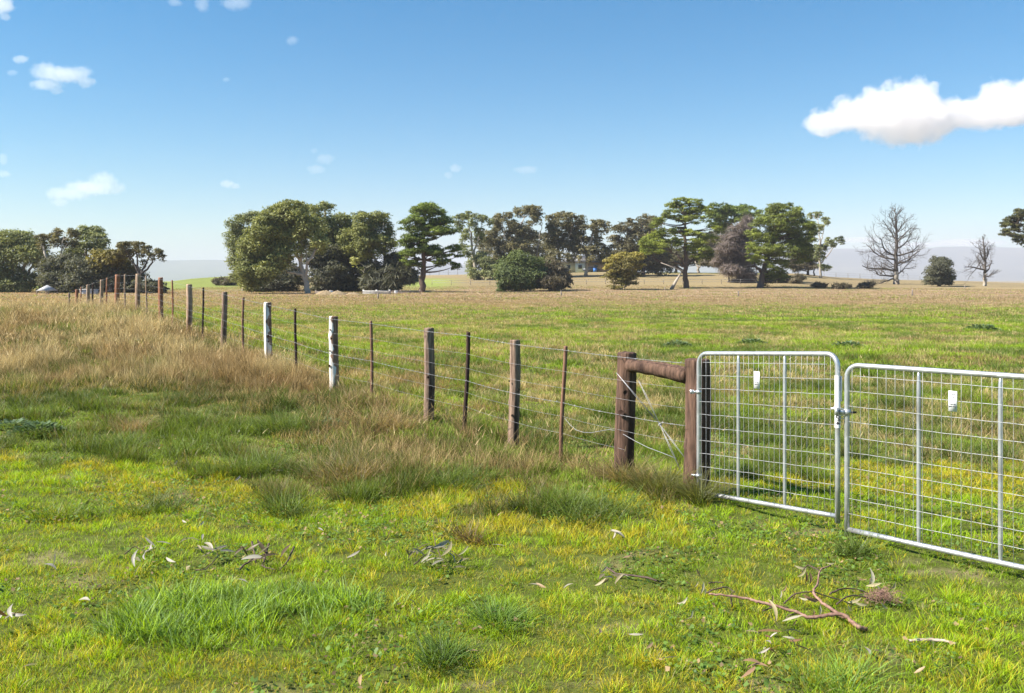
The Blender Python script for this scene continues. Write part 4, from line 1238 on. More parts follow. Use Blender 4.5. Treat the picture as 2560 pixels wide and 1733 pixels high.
def leafy_weed(label, px, py, rad, h, n, seed, c0, c1, group):
    """low rosette of broad crinkled leaves"""
    g = np.random.default_rng(seed)
    p = ground_hit(px, py)
    a = g.random(n) * 6.283
    r = np.sqrt(g.random(n)) * rad
    x, y = p[0] + np.cos(a) * r * 1.2, p[1] + np.sin(a) * r * 0.9
    z = ground_z(x, y) + (h * (1 - (r / rad) ** 2)) * (0.5 + 0.5 * g.random(n))
    P = np.stack([x, y, z], 1)
    d = np.stack([np.cos(a), np.sin(a), 0.25 + 0.4 * g.random(n)], 1)
    sd = np.stack([-np.sin(a), np.cos(a), g.normal(size=n) * 0.3], 1)
    s = (0.03 + 0.035 * g.random(n))[:, None] * (rad / 0.3)
    V = np.stack([P, P + d * s * 0.6 + sd * s * 0.4, P + d * s * 1.3, P + d * s * 0.6 - sd * s * 0.4], 1).reshape(-1, 3)
    t = g.random((n, 1))
    C = np.repeat(np.array(c0) * (1 - t) + np.array(c1) * t, 4, axis=0)
    o = mesh_obj('leafy_weed', V, np.arange(4 * n), np.full(n, 4), M['foliage'], None, C, loc=p)
    return tag(o, label, 'weed', group)


_WG = 'broad leaved weeds in the grass'
_w0, _w1 = (0.06, 0.10, 0.05), (0.20, 0.28, 0.15)
for _q in [('round leafy weed in the paddock above the brace rail', 1694, 868, .30, .16, 420, 1, _w0, _w1),
           ('round leafy weed in the paddock above the narrow gate', 1880, 862, .34, .15, 420, 2, _w0, _w1),
           ('wide leafy weed in the paddock above the wide gate', 2120, 868, .34, .14, 380, 3, _w0, _w1),
           ('leafy weed farther out on the right of the paddock', 2455, 828, .50, .22, 360, 4, _w0, _w1),
           ('pale rosette weed at the left edge in front of the dry rise', 98, 1088, .26, .14, 420, 5, (.04, .08, .02), (.15, .22, .10)),
           ('grey rosette weed touching the left edge', 32, 1072, .24, .10, 320, 6, _w0, _w1),
           ('leafy weed with pale leaf edges under the second white post', 820, 1068, .22, .08, 240, 7, _w0, (.2, .24, .15))]:
    leafy_weed(*_q, _WG)


# ---------------------------------------------------------------- fence
def post_solid(mb, x, y, z0, z1, r, seed, n=14, knots=3, lean=(0, 0), flatt=1.0, rough=0.14, chamfer=0.012):
    g = np.random.default_rng(seed)
    m = 26
    zs = np.concatenate([[z0 - 0.25], np.linspace(z0, z1 - chamfer, m), [z1 - 0.002, z1]])
    a = np.linspace(0, 2 * math.pi, n, endpoint=False)
    prof = g.normal(size=n) * rough * 0.5
    K = [(g.random() * 6.283, z0 + (z1 - z0) * (0.15 + 0.8 * g.random()), 0.10 + 0.14 * g.random()) for _ in range(knots)]
    rings = []
    for i, z in enumerate(zs):
        t = (z - z0) / (z1 - z0)
        w = r * (1.05 - 0.06 * t) * (1 + prof + rough * 0.6 * (vnoise(a * 1.5 + seed, z * 6 + a * 0) - 0.5))
        for (ka, kz, kb) in K:
            da = np.abs((a - ka + math.pi) % (2 * math.pi) - math.pi)
            w = w * (1 + kb * np.exp(-(da / 0.45) ** 2 - ((z - kz) / 0.035) ** 2))
        if i == len(zs) - 2:
            w = w * 0.96
        if i == len(zs) - 1:
            w = w * 0.80
        cx = x + lean[0] * t + 0.008 * math.sin(z * 4 + seed)
        cy = y + lean[1] * t
        zz = np.full(n, z) + (g.normal(size=n) * 0.004 if i >= len(zs) - 2 else 0)
        rings.append(np.stack([cx + np.cos(a) * w, cy + np.sin(a) * w * flatt, zz], 1))
    v = np.concatenate(rings)
    f = []
    for i in range(len(zs) - 1):
        for k in range(n):
            k2 = (k + 1) % n
            f.append((i * n + k, i * n + k2, (i + 1) * n + k2, (i + 1) * n + k))
    f.append(tuple((len(zs) - 1) * n + k for k in range(n)))
    mb.add(v, f)


def fence_y(px):
    return 14600.0 / (px + 255.0)


FNX, FNY = -1 / 1.202, -0.667 / 1.202          # normal towards the camera side
fence = tag(empty('wire_fence', (fence_x(8.0), 8.0, 0)), 'post and wire farm fence running from the gate over the dry grass rise', 'fence')
# px, top row, width px, kind
POSTS = [(1563.5, 881, 48, 'treated', 'thick dark strainer post'), (1284.5, 850, 26, 'post', 'short brown knotted post'), (1071, 820, 26.5, 'post', 'brown weathered post'),
         (833, 791, 21.5, 'post_white', 'post half white half brown'), (673, 756, 18, 'post_white', 'white debarked crooked post'), (560, 730, 14, 'post', 'brown round post'),
         (472, 711, 14.5, 'post_pale', 'pale peeling post with a knot hole'), (401, 694, 11.5, 'post_red', 'red brown forked post'), (345, 685, 12, 'post_pale', 'pale straight post on the crest'),
         (292.5, 687, 11, 'post_red', 'orange red post on the crest'), (253, 700, 8.5, 'post_pale', 'pale post past the crest'), (219, 712, 8, 'post_pale', 'small pale post behind the rise'),
         (191, 724, 7.5, 'post_red', 'small brown post behind the rise'), (172, 733, 5, 'post_pale', 'farthest post tip')]
anch = []
for i, (px, ty, wp, kind, lab) in enumerate(POSTS):
    Y = fence_y(px)
    X = (px - 1280) / F * Y
    top = CH - (ty - HOR) / F * Y
    r = wp / F * Y / 2
    gz = float(ground_z(X, Y))
    mb = MB()
    post_solid(mb, X, Y, gz, top, r, 10 + i, knots=4 if kind in ('post_white', 'post', 'post_pale') else 1, lean=((-0.03, 0) if i == 4 else (0.01, 0)))
    o = mb.build('post', M[kind], fence, smooth_shade=True)
    # shift the origin to the post foot so that the wood grain sits on the post
    off = Vector((X, Y, gz)) - fence.location
    o.data.transform(__import__('mathutils').Matrix.Translation(-off))
    o.location = off
    o['label'] = lab
    gk = np.random.default_rng(300 + i)
    for kk in range({0: 3, 1: 3, 2: 2, 3: 4, 4: 4}.get(i, 0)):
        ang = -math.pi / 2 + gk.uniform(-1.0, 0.9)
        kz = gz + (top - gz) * (0.30 + 0.65 * (kk + gk.random() * .6) / 4)
        km = MB()
        u_ = np.linspace(0, 2 * math.pi, 10, endpoint=False)
        nrm_ = np.array([math.cos(ang), math.sin(ang), 0])
        tan_ = np.array([-math.sin(ang), math.cos(ang), 0])
        cen = np.array([X, Y, kz]) + nrm_ * r * 0.90
        ra = r * gk.uniform(0.16, 0.34)
        vs_ = []
        for (sc_, out_) in ((1.0, 0.02), (0.8, r * 0.22), (0.35, r * 0.16)):
            for a_ in u_:
                vs_.append(cen + nrm_ * out_ + tan_ * math.cos(a_) * ra * sc_ * (1 + .2 * math.sin(3 * a_)) + np.array([0, 0, math.sin(a_) * ra * 1.25 * sc_]))
        fs_ = [(j * 10 + q_, j * 10 + (q_ + 1) % 10, (j + 1) * 10 + (q_ + 1) % 10, (j + 1) * 10 + q_) for j in range(2) for q_ in range(10)] + [tuple(20 + q_ for q_ in range(10))]
        km.add(vs_, fs_)
        ko = km.build('knot', M['dropper_dark'], None)
        ko.data.transform(__import__('mathutils').Matrix.Translation(-Vector((X, Y, gz))))
        ko.parent = o
    anch.append((Y, X, top, r, px, kind))
DROP = [(1412, 866, 10.5, 'dropper', (1.0, 0)), (1170, 831, 10.5, 'dropper_dark', (.05, 0)), (928.5, 802, 8, 'dropper', (0, 0)), (739, 772, 6.5, 'dropper_dark', (0, 0)), (608, 743, 6, 'dropper', (0, 0)),
        (507.5, 719, 5.5, 'dropper_dark', (0, 0)), (431, 701, 4.5, 'post_red', (0, 0)), (366, 690, 4.5, 'post_pale', (0, 0)), (312.5, 686, 4.5, 'post_pale', (0, 0)), (267, 695, 4.5, 'post_red', (0, 0)),
        (231.5, 708, 4.5, 'dropper_dark', (0, 0)), (202, 718, 4, 'post_red', (0, 0))]
for i, (px, ty, wp, kind, ln) in enumerate(DROP):
    Y = fence_y(px)
    X = (px - 1280) / F * Y
    top = CH - (ty - HOR) / F * Y
    gz = float(ground_z(X, Y))
    mb = MB()
    post_solid(mb, X - (0.035 if i < 2 else 0), Y, gz, top, wp / F * Y / 2, 60 + i, n=6, knots=0, lean=((0.035, 0) if i < 2 else (0, 0)), flatt=0.8, rough=0.12)
    o = mb.build('dropper', M[kind], fence)
    off = Vector((X, Y, gz)) - fence.location
    o.data.transform(__import__('mathutils').Matrix.Translation(-off))
    o.location = off
    anch.append((Y, X, top, wp / F * Y / 2, px, kind))
# gate post
GX, GY, GR = 1.48 + 0.0, 7.42, 0.101
GX = (1743.5 - 1280) / F * GY
mb = MB()
post_solid(mb, GX, GY, float(ground_z(GX, GY)), CH - (898 - HOR) / F * GY, GR, 5, n=20, knots=1, rough=0.04)
o = mb.build('gate_post', M['treated'], fence, smooth_shade=True)
off = Vector((GX, GY, 0)) - fence.location
o.data.transform(__import__('mathutils').Matrix.Translation(-off))
o.location = off
o['label'] = 'thick brown gate post'
# brace rail
p1 = np.array([fence_x(fence_y(1563.5)) + 0.06, fence_y(1563.5), CH - (912 - HOR) / F * 8.0 + 0.0])
p1 = np.array([(1572 - 1280) / F * 7.93, 7.93, 1.75 - 213.5 / F * 7.93])
p2 = np.array([GX - 0.07, GY + 0.03, 1.75 - 241 / F * GY])
t = np.linspace(0, 1, 16)[:, None]
q = p1 * (1 - t) + p2 * t
q[:, 2] += 0.012 * np.sin(t[:, 0] * math.pi)
mb = MB()
mb.tube(q, 0.054 + 0.016 * t[:, 0] + 0.003 * np.sin(t[:, 0] * 25), 14, jitter=0.03)
o = mb.build('brace_rail', M['treated'], fence, smooth_shade=True)

anch.sort()
AY = np.array([a[0] for a in anch])


def wire_z(Y, k):
    """height of wire k over the ground following the post tops"""
    tops = np.array([a[2] for a in anch])
    base = np.interp(Y, AY, tops)
    gz = float(ground_z(fence_x(Y), Y))
    drop = [0.035, 0.235, 0.395, 0.535, 0.665, 0.825][k]
    return max(base - drop, gz + 0.05)


POSTY = [a for a in anch if a[5] in ('treated', 'post', 'post_white', 'post_pale', 'post_red', 'dropper', 'dropper_dark')]
for k in range(6):
    barbed = k in (0, 3)
    pts, rads = [], []
    knots_ = [(GY, GX - 0.02, GR)] + [(a[0], a[1], a[3]) for a in POSTY]
    knots_.sort()
    for j, (Y, X, r) in enumerate(knots_):
        z = wire_z(Y, k) if Y > 7.9 else wire_z(8.03, k)
        P = np.array([X + FNX * (r + 0.004), Y + FNY * (r + 0.004), z])
        if k == 4 and Y > 7.9 and Y < 9.0:
            pass
        pts.append(P)
    pts = np.array(pts)
    full = []
    for j in range(len(pts) - 1):
        for t in np.linspace(0, 1, 9)[:-1]:
            P = pts[j] * (1 - t) + pts[j + 1] * t
            P[2] -= 4 * t * (1 - t) * (0.002 + 0.0015 * k)
            full.append(P)
    full.append(pts[-1])
    full = np.array(full)
    if k == 5:
        full = full[full[:, 1] > 7.9]
    mb = MB()
    mb.tube(full, 0.0011 if not barbed else 0.0017, 4)
    if barbed:
        g = np.random.default_rng(k)
        acc, nxt = 0.0, 0.05
        for j in range(len(full) - 1):
            L = np.linalg.norm(full[j + 1] - full[j])
            if full[j][1] > 17:
                break
            while nxt < acc + L:
                P = full[j] + (full[j + 1] - full[j]) * (nxt - acc) / L
                for sgn in (1, -1):
                    d = g.normal(size=3)
                    d = d / np.linalg.norm(d) * 0.014
                    mb.tube([P - d, P + d], 0.0016, 3)
                nxt += 0.10
            acc += L
    w = mb.build('barbed_wire' if barbed else 'wire', M['wire'], fence)
# slack broken wire and the twitched brace wires of the strainer
mb = MB()
q = np.array([ray(x, y, fence_y(x) - 0.10) for x, y in [(1412, 1046), (1425, 1062), (1440, 1075), (1458, 1081), (1478, 1082), (1500, 1078), (1522, 1074), (1542, 1077), (1562, 1088), (1590, 1104), (1620, 1119), (1652, 1131), (1690, 1146)]])
mb.tube(q, 0.0024, 4)
mb.build('wire', M['wire'], fence)['label'] = 'slack sagging wire beside the strainer post'
mb = MB()
X0 = ray(1650, 1062, 7.72)
for (x, y, d) in [(1541, 932, 7.85), (1590, 938, 8.0), (1702, 1178, 7.5), (1716, 1150, 7.44)]:
    e = ray(x, y, d)
    for s_ in (-0.006, 0.006):
        m_ = (X0 + e) / 2 + np.array([s_, 0, 0])
        mb.tube([X0, m_, e], 0.0021, 4)
for k in range(4):
    a_ = k * 1.5
    mb.tube([X0 + np.array([math.cos(a_), 0, math.sin(a_)]) * 0.014, X0 - np.array([math.cos(a_ + .6), 0, math.sin(a_ + .6)]) * 0.014], 0.0035, 4)
mb.build('brace_wire', M['wire'], fence)


# ---------------------------------------------------------------- gates
def text_mesh(parent, s, origin, right, up, height, name='lettering'):
    cu = bpy.data.curves.new('tmp_text', 'FONT')
    cu.body = s
    cu.size = height * 1.25
    cu.offset = height * 0.03
    cu.align_x = 'CENTER'
    cu.align_y = 'CENTER'
    to = bpy.data.objects.new('tmp_text', cu)
    COL.objects.link(to)
    dg = bpy.context.evaluated_depsgraph_get()
    me = bpy.data.meshes.new_from_object(to.evaluated_get(dg))
    bpy.data.objects.remove(to)
    right, up, origin = np.array(right, float), np.array(up, float), np.array(origin, float)
    for v in me.vertices:
        p = origin + right * v.co.x + up * v.co.y
        v.co = p
    me.materials.clear()
    me.materials.append(M['black'])
    base = parent.location.copy()
    if parent.parent:
        base += parent.parent.location
    me.transform(__import__('mathutils').Matrix.Translation(-base))
    o = bpy.data.objects.new(name, me)
    COL.objects.link(o)
    o.parent = parent
    return o


def gate(label, A, B, zA, zB, hgt, stiles, nv, rail_r=0.0175, spacing=None, open_end=False):
    """A, B plan ends of the frame; zA, zB height of the bottom rail at both ends"""
    A, B = np.array(A, float), np.array(B, float)
    W = np.linalg.norm(B - A)
    ux = (B - A) / W
    nrm = np.array([ux[1], -ux[0]])
    if nrm[1] > 0:
        nrm = -nrm

    def P(u, v, o=0.0):
        z0 = zA + (zB - zA) * u / W
        return np.array([A[0] + ux[0] * u + nrm[0] * o, A[1] + ux[1] * u + nrm[1] * o, z0 + v])
    g = tag(empty('gate', (A[0], A[1], zA)), label, 'gate', 'pair of galvanised mesh gates')
    rc = 0.085
    mb = MB()
    path = [P(0, -0.045), P(0, 0.3), P(0, 0.7), P(0, hgt - rc)]
    for a in np.linspace(0, math.pi / 2, 7)[1:]:
        path.append(P(rc - rc * math.cos(a), hgt - rc + rc * math.sin(a)))
    path += [P(W * f, hgt) for f in np.linspace(0.15, 0.85, 6)]
    for a in np.linspace(math.pi / 2, 0, 7):
        path.append(P(W - rc + rc * math.cos(a), hgt - rc + rc * math.sin(a)))
    path += [P(W, 0.7), P(W, 0.3), P(W, -0.045)]
    mb.tube(path, rail_r, 14)
    mb.build('frame', M['steel'], g, smooth_shade=True)
    mb = MB()
    mb.tube([P(W * f, 0) for f in np.linspace(0.0, 1.0, 9)], rail_r * 0.95, 14)
    mb.build('bottom_rail', M['steel'], g, smooth_shade=True)
    for u in stiles:
        mb = MB()
        q = [P(u, v) for v in (0.012, 0.03, 0.07, 0.12, 0.5, 1.0 * hgt - 0.13, hgt - 0.08, hgt - 0.04, hgt - 0.012)]
        r = np.array([0.6, 0.75, 0.95, 1, 1, 1, 0.95, 0.75, 0.55]) * 0.0135
        mb.tube(q, r, 10)
        mb.build('stile', M['steel'], g, smooth_shade=True)
    mb = MB()
    gr = np.random.default_rng(int(W * 100))
    nh = 10
    for k in range(nh):
        v = 0.105 + (hgt - 0.105 - 0.075) * (k + 0.05) / (nh - 1)
        m = 24
        u0, u1 = (0.02, W - 0.02) if k < nh - 1 else (0.055, W - 0.075)
        pts = [P(u, v + (gr.random() - 0.5) * 0.0035, 0.013) for u in np.linspace(u0, u1, m)]
        mb.tube(pts, 0.0017, 5)
    for k in range(nv):
        u = 0.045 + (W - 0.09) * k / (nv - 1)
        tp = hgt - 0.012
        if u < rc:
            tp = hgt - rc + math.sqrt(max(rc ** 2 - (rc - u) ** 2, 0)) - 0.01
        if u > W - rc:
            tp = hgt - rc + math.sqrt(max(rc ** 2 - (u - W + rc) ** 2, 0)) - 0.01
        pts = [P(u + (gr.random() - 0.5) * 0.003, v, 0.0165) for v in np.linspace(0.005, tp, 8)]
        mb.tube(pts, 0.0012, 5)
    mb.build('wire_mesh', M['meshwire'], g)
    return g, P, W, ux, nrm


g1, P1, W1, U1, N1 = gate('narrow galvanised mesh gate hung on the timber gate post', (1.480, 7.29), (2.205, 6.23), 0.067, 0.149, 1.10, [0.318 * 1.284, 0.656 * 1.284], 26)
g2, P2, W2, U2, N2 = gate('wide galvanised mesh gate running out of the right side', (2.242, 6.155), (2.242 + 0.6378 * 2.95, 6.155 - 0.770 * 2.95), 0.082, 0.105, 1.10, [0.49, 0.98, 1.47, 1.96, 2.45], 49)


def plate(gateo, P, U, Nn, u, v, w, h, tops, lows):
    c = P(u, v, 0.022)
    U3 = np.array([U[0], U[1], 0.0])
    N3 = np.array([Nn[0], Nn[1], 0.0])
    Z = np.array([0, 0, 1.0])
    mb = MB()
    vv = []
    for o_ in (-0.0012, 0.0012):
        for a, b in ((-1, -1), (1, -1), (1, 1), (-1, 1)):
            vv.append(c + U3 * a * w / 2 + Z * b * h / 2 + N3 * o_)
    mb.add(vv, [(0, 1, 2, 3), (7, 6, 5, 4), (0, 4, 5, 1), (1, 5, 6, 2), (2, 6, 7, 3), (3, 7, 4, 0)])
    pl = mb.build('label_plate', M['white'], gateo)
    fr = c + N3 * 0.0028
    rt = U3
    text_mesh(pl, tops, fr + Z * h * 0.27 + rt * w * 0.08, rt, Z, 0.0120)
    text_mesh(pl, lows, fr - Z * h * 0.20, rt, Z, 0.0100)
    return pl


# plates hang in the mesh, measured from the photograph
plate(g1, P1, U1, N1, 0.445 * W1 + 0.034, 0.907, 0.052, 0.126, '43\n%a', 'Ou Ra\ngate no')
plate(g2, P2, U2, N2, 0.712, 0.925, 0.052, 0.124, '473\nVa', 'Cuz Ela\ngate now')
# sticker round the free end of the narrow gate
mb = MB()
g_ = []
aa = np.linspace(-2.2, 2.2, 15) + math.atan2(N1[1], N1[0])
v0, v1 = 0.60, 0.955
ctr = P1(W1, 0)
vv = []
for v in (v0, v1):
    for a in aa:
        vv.append((ctr[0] + math.cos(a) * 0.0187, ctr[1] + math.sin(a) * 0.0187, ctr[2] + v))
mb.add(vv, [(k, k + 1, 15 + k + 1, 15 + k) for k in range(14)])
e0 = np.array([ctr[0], ctr[1], ctr[2] + 0.86])
st = mb.build('sticker', M['white'], g1)
mb = MB()
mb.box((ctr[0] + 0.021, ctr[1] - 0.004, ctr[2] + 0.865), (0.016, 0.002, 0.17), math.atan2(U1[1], U1[0]))
mb.build('sticker_edge', M['white'], st)
to_cam = np.array([-ctr[0], -ctr[1], 0.0])
to_cam /= np.linalg.norm(to_cam)
rgt = np.array([-to_cam[1], to_cam[0], 0.0])
text_mesh(st, '084', np.array([ctr[0], ctr[1], ctr[2] + 0.655]) + to_cam * 0.0192, np.array([0, 0, -1.0]), rgt, 0.034)
mb = MB()
mb.box((ctr[0] + 0.013 + to_cam[0] * .012, ctr[1] + to_cam[1] * 0.016, ctr[2] + 0.90), (0.006, 0.002, 0.10), math.atan2(U1[1], U1[0]))
mb.build('sticker_band', M['black'], st)


def ring(mb, c, r, rr, axis, n=18):
    axis = np.array(axis, float)
    axis /= np.linalg.norm(axis)
    s = np.cross(axis, [0.3, 0.2, 1.0])
    s /= np.linalg.norm(s)
    t = np.cross(axis, s)
    a = np.linspace(0, 2 * math.pi, n)
    mb.tube([np.array(c) + s * math.cos(x) * r + t * math.sin(x) * r for x in a], rr, 6)


# latch: collar on the wide gate, striker block and a chain loop round the narrow gate
lz = CH - (1028 - HOR) / F * 6.2
mb = MB()
c2 = P2(0, 0)
mb.tube([(c2[0], c2[1], lz - 0.020), (c2[0], c2[1], lz + 0.020)], 0.0225, 14)
mb.build('latch_collar', M['steel'], g2, smooth_shade=True)
mb = MB()
mb.box((c2[0] - 0.038, c2[1] - 0.004, lz), (0.040, 0.012, 0.034), -0.3)
mb.box((c2[0] - 0.072, c2[1] - 0.004, lz + 0.004), (0.022, 0.020, 0.050), -0.3)
mb.tube([(c2[0] - 0.110, c2[1], lz + 0.026), (c2[0] - 0.03, c2[1] - 0.01, lz + 0.024)], 0.004, 6)
mb.build('latch', M['steel'], g2)
mb = MB()
mb.box((c2[0] + 0.040, c2[1] - 0.002, lz - 0.002), (0.045, 0.010, 0.012), 0.25)
mb.build('latch_pin', M['black'], g2)
mb = MB()
ring(mb, (ctr[0] - 0.004, ctr[1] - 0.002, lz + 0.008), 0.026, 0.0032, (0.5, -0.4, 0.75))
ring(mb, (ctr[0] + 0.000, ctr[1] - 0.004, lz + 0.000), 0.028, 0.0032, (0.6, -0.2, 0.55))
ring(mb, (ctr[0] + 0.030, ctr[1] - 0.008, lz - 0.045), 0.012, 0.0026, (0.2, 1, 0.0))
tag(mb.build('chain_loop', M['steel'], None), 'small steel chain loop tying the two gates together', 'chain')
# hinge at the gate post
hz = CH - (980 - HOR) / F * 7.29
h0 = P1(0, 0)
mb = MB()
mb.tube([(h0[0], h0[1], hz - 0.012), (h0[0], h0[1], hz + 0.012)], 0.0225, 14)
mb.tube([(h0[0] - 0.055, h0[1] + 0.02, hz), (h0[0], h0[1] - 0.0, hz)], 0.010, 10)
mb.box((h0[0] - 0.052, h0[1] + 0.010, hz), (0.03, 0.012, 0.032), 0.0)
mb.build('hinge', M['steel'], g1, smooth_shade=False)
mb = MB()
hz2 = 0.20
mb.tube([(h0[0], h0[1], hz2 - 0.012), (h0[0], h0[1], hz2 + 0.012)], 0.0225, 14)
mb.tube([(h0[0] - 0.055, h0[1] + 0.02, hz2), (h0[0], h0[1], hz2)], 0.010, 10)
mb.build('hinge', M['steel'], g1)
# far gate post of the wide gate
mb = MB()
ex = P2(W2 + 0.14, 0)
post_solid(mb, ex[0], ex[1], 0.0, 1.18, 0.095, 77, n=18, knots=1, rough=0.04)
tag(mb.build('gate_post', M['treated'], None, smooth_shade=True, loc=(ex[0], ex[1], 0)), 'timber post at the far end of the wide gate', 'post')


# ---------------------------------------------------------------- fallen branches, leaves and litter on the lawn
M['branch'] = noise_mat('red_branch_bark', (0.12, 0.06, 0.045), (0.36, 0.22, 0.17), 40, 0.75, bump=0.5, bump_dist=0.004)
M['branch_dark'] = noise_mat('dark_twig_bark', (0.05, 0.032, 0.025), (0.13, 0.09, 0.07), 30, 0.8, bump=0.3, bump_dist=0.003)
M['leaf_pale'] = leaf_mat('pale_dry_leaf', 0.25, 0.5, 0.4, tint=(1, 0.95, 0.8))
M['bark_pale'] = noise_mat('pale_shed_bark', (0.28, 0.20, 0.15), (0.52, 0.44, 0.37), 30, 0.8, bump=0.4, bump_dist=0.004)
PALE = [(0.62, 0.58, 0.50), (0.72, 0.70, 0.66), (0.60, 0.52, 0.30), (0.48, 0.40, 0.26), (0.42, 0.24, 0.14)]


def px_pt(px, py, lift=0.0):
    p = ground_hit(px, py)
    d = p[1]
    q = ray(px, py, d)
    q = p + np.array([0, 0, lift])
    return q


def leaf_shape(c, d, n, L, w, curl, K=6):
    """long curved eucalyptus leaf as a lens shaped strip with real thickness fold"""
    d = d / np.linalg.norm(d)
    s = np.cross(n, d)
    s /= np.linalg.norm(s) + 1e-9
    n = np.cross(d, s)
    V = []
    t = np.linspace(0, 1, K + 1)
    for k in t:
        wid = w * math.sin(math.pi * min(max(k, 0.03), 0.97)) ** 0.8
        bend = curl * L * (k - 0.5) ** 2 * 1.6
        p = c + d * L * (k - 0.5) + s * bend + n * (L * 0.25 * curl * math.sin(k * 3))
        V += [p - s * wid / 2 + n * wid * 0.12, p - n * wid * 0.05, p + s * wid / 2 + n * wid * 0.12]
    Fc = []
    for k in range(K):
        for j in range(2):
            a = k * 3 + j
            Fc.append((a, a + 1, a + 4, a + 3))
    return V, Fc


def litter(name, label, cat, px, py, leaves_=(), n_random=0, rad=0.08, L=0.11, twigs=(), seed=0, group=None, cols=PALE, twig_r=0.003, twig_mat='branch_dark', dens_up=0.5):
    """a sprig: twigs traced on the ground plus leaves around them"""
    g = np.random.default_rng(seed)
    p0 = ground_hit(px, py)
    o = tag(empty(name, p0), label, cat, group)
    mb = MB()
    for tw in twigs:
        q = np.array([px_pt(x, y, lf) for (x, y, lf) in tw])
        t = np.linspace(0, len(q) - 1, 4 * (len(q) - 1) + 1)
        q = np.stack([np.interp(t, range(len(q)), q[:, a]) for a in range(3)], 1)
        q[1:-1] += g.normal(size=(len(q) - 2, 3)) * twig_r * 0.6
        mb.tube(q, np.linspace(twig_r * 1.3, twig_r * 0.5, len(q)), 6, jitter=0.08)
    if mb.n:
        mb.build('twig', M[twig_mat], o, smooth_shade=True)
    spec = list(leaves_)
    for k in range(n_random):
        a = g.random() * 6.283
        r = rad * math.sqrt(g.random())
        spec.append((p0[0] + math.cos(a) * r, p0[1] + math.sin(a) * r * 0.8, 0.03 + 0.07 * g.random() * dens_up * 2, g.random() * 6.283, g.normal() * 0.45, L * (0.6 + 0.6 * g.random()), int(g.integers(len(cols)))))
    for (x, y, lf, az, el, LL, ci) in spec:
        mb = MB()
        d = np.array([math.cos(az) * math.cos(el), math.sin(az) * math.cos(el), math.sin(el)])
        nn = np.array([g.normal() * 0.5, g.normal() * 0.5 - 0.3, 0.8])
        V, Fc = leaf_shape(np.array([x, y, float(ground_z(x, y)) + lf + abs(d[2]) * LL * 0.45]), d, nn, LL, LL * (0.16 + 0.06 * g.random()), 0.08 + 0.28 * g.random())
        mb.add(V, Fc, np.array(cols[ci]) * np.array([0.95, 0.9, 0.8]) * (0.32 + 0.3 * g.random()))
        mb.build('leaf', M['leaf_pale'], o, colors=True)
    return o


GREENPALE = [(0.50, 0.52, 0.36), (0.70, 0.68, 0.56), (0.34, 0.36, 0.16), (0.62, 0.56, 0.34)]
litter('leafy_sprig', 'pale leafy gum sprig lying on the lawn, centre left', 'sprig', 1090, 1418, n_random=26, rad=0.20, L=0.13, seed=3, cols=GREENPALE,
       twigs=[[(1035, 1432, .05), (1070, 1410, .07), (1095, 1402, .09), (1130, 1412, .08), (1162, 1420, .05)], [(1090, 1404, .08), (1083, 1380, .14)], [(1095, 1408, .08), (1110, 1430, .05)]])
litter('twig_cluster', 'dark curled twigs with a pale leaf on the lawn left of the leafy sprig', 'twigs', 655, 1420, n_random=9, rad=0.17, L=0.13, seed=4, cols=[(0.30, 0.24, 0.15), (0.20, 0.15, 0.09), (0.68, 0.66, 0.60)],
       twigs=[[(600, 1436, .03), (640, 1415, .06), (680, 1408, .06)], [(630, 1395, .10), (640, 1425, .04)], [(672, 1400, .10), (655, 1432, .04), (690, 1438, .03)], [(735, 1400, .08), (715, 1425, .04), (700, 1438, .03)]], twig_r=0.005)
litter('leaf_pile', 'little pile of bleached leaves with a thin dark twig, left lawn', 'leaves', 390, 1398, n_random=7, rad=0.09, L=0.09, seed=5, cols=[(0.74, 0.72, 0.68), (0.62, 0.54, 0.34)],
       twigs=[[(312, 1402, .04), (335, 1390, .06), (370, 1396, .04), (392, 1390, .05)]])
litter('leaf_pile', 'two white leaves with a stalk near the leaf pile', 'leaves', 478, 1380, n_random=4, rad=0.07, L=0.10, seed=6, cols=[(0.76, 0.74, 0.68)])
litter('leafy_sprig', 'drooping bunch of narrow pale leaves left of the curled twigs', 'sprig', 530, 1410, n_random=8, rad=0.10, L=0.12, seed=7, cols=[(0.66, 0.62, 0.52), (0.50, 0.44, 0.30)],
       twigs=[[(490, 1434, .02), (515, 1436, .03), (545, 1412, .05), (535, 1385, .10)]])
litter('leaf_pile', 'pair of white leaves lying flat at the far left lawn', 'leaves', 135, 1436, n_random=2, rad=0.03, L=0.11, seed=8, cols=[(0.76, 0.76, 0.74)])
litter('leaf_pile', 'three white leaves standing up on the left lawn', 'leaves', 335, 1438, n_random=4, rad=0.07, L=0.10, seed=9, cols=[(0.76, 0.76, 0.72)])
litter('leaf_pile', 'brown and grey leaves at the lower left edge', 'leaves', 20, 1580, n_random=7, rad=0.09, L=0.11, seed=10, cols=[(0.50, 0.40, 0.26), (0.40, 0.22, 0.12), (0.60, 0.58, 0.54)])
litter('bark_scraps', 'white bark scraps on the lawn, right of centre', 'bark', 1510, 1488, n_random=10, rad=0.18, L=0.08, seed=11, cols=[(0.74, 0.70, 0.60), (0.62, 0.54, 0.34)])
litter('leaf_pile', 'single upright pale leaf on the yellow grass before the posts', 'leaves', 1540, 1364, n_random=3, rad=0.04, L=0.09, seed=12, cols=[(0.70, 0.66, 0.58)])

# the large fallen branch at the right
_u = lambda u, v: (1700 + u / 3.32, 1350 + v / 3.32)
br = tag(empty('fallen_branch', ground_hit(2000, 1520)), 'crooked reddish fallen branch with side twigs and dead leaves on the lawn at the right', 'branch')


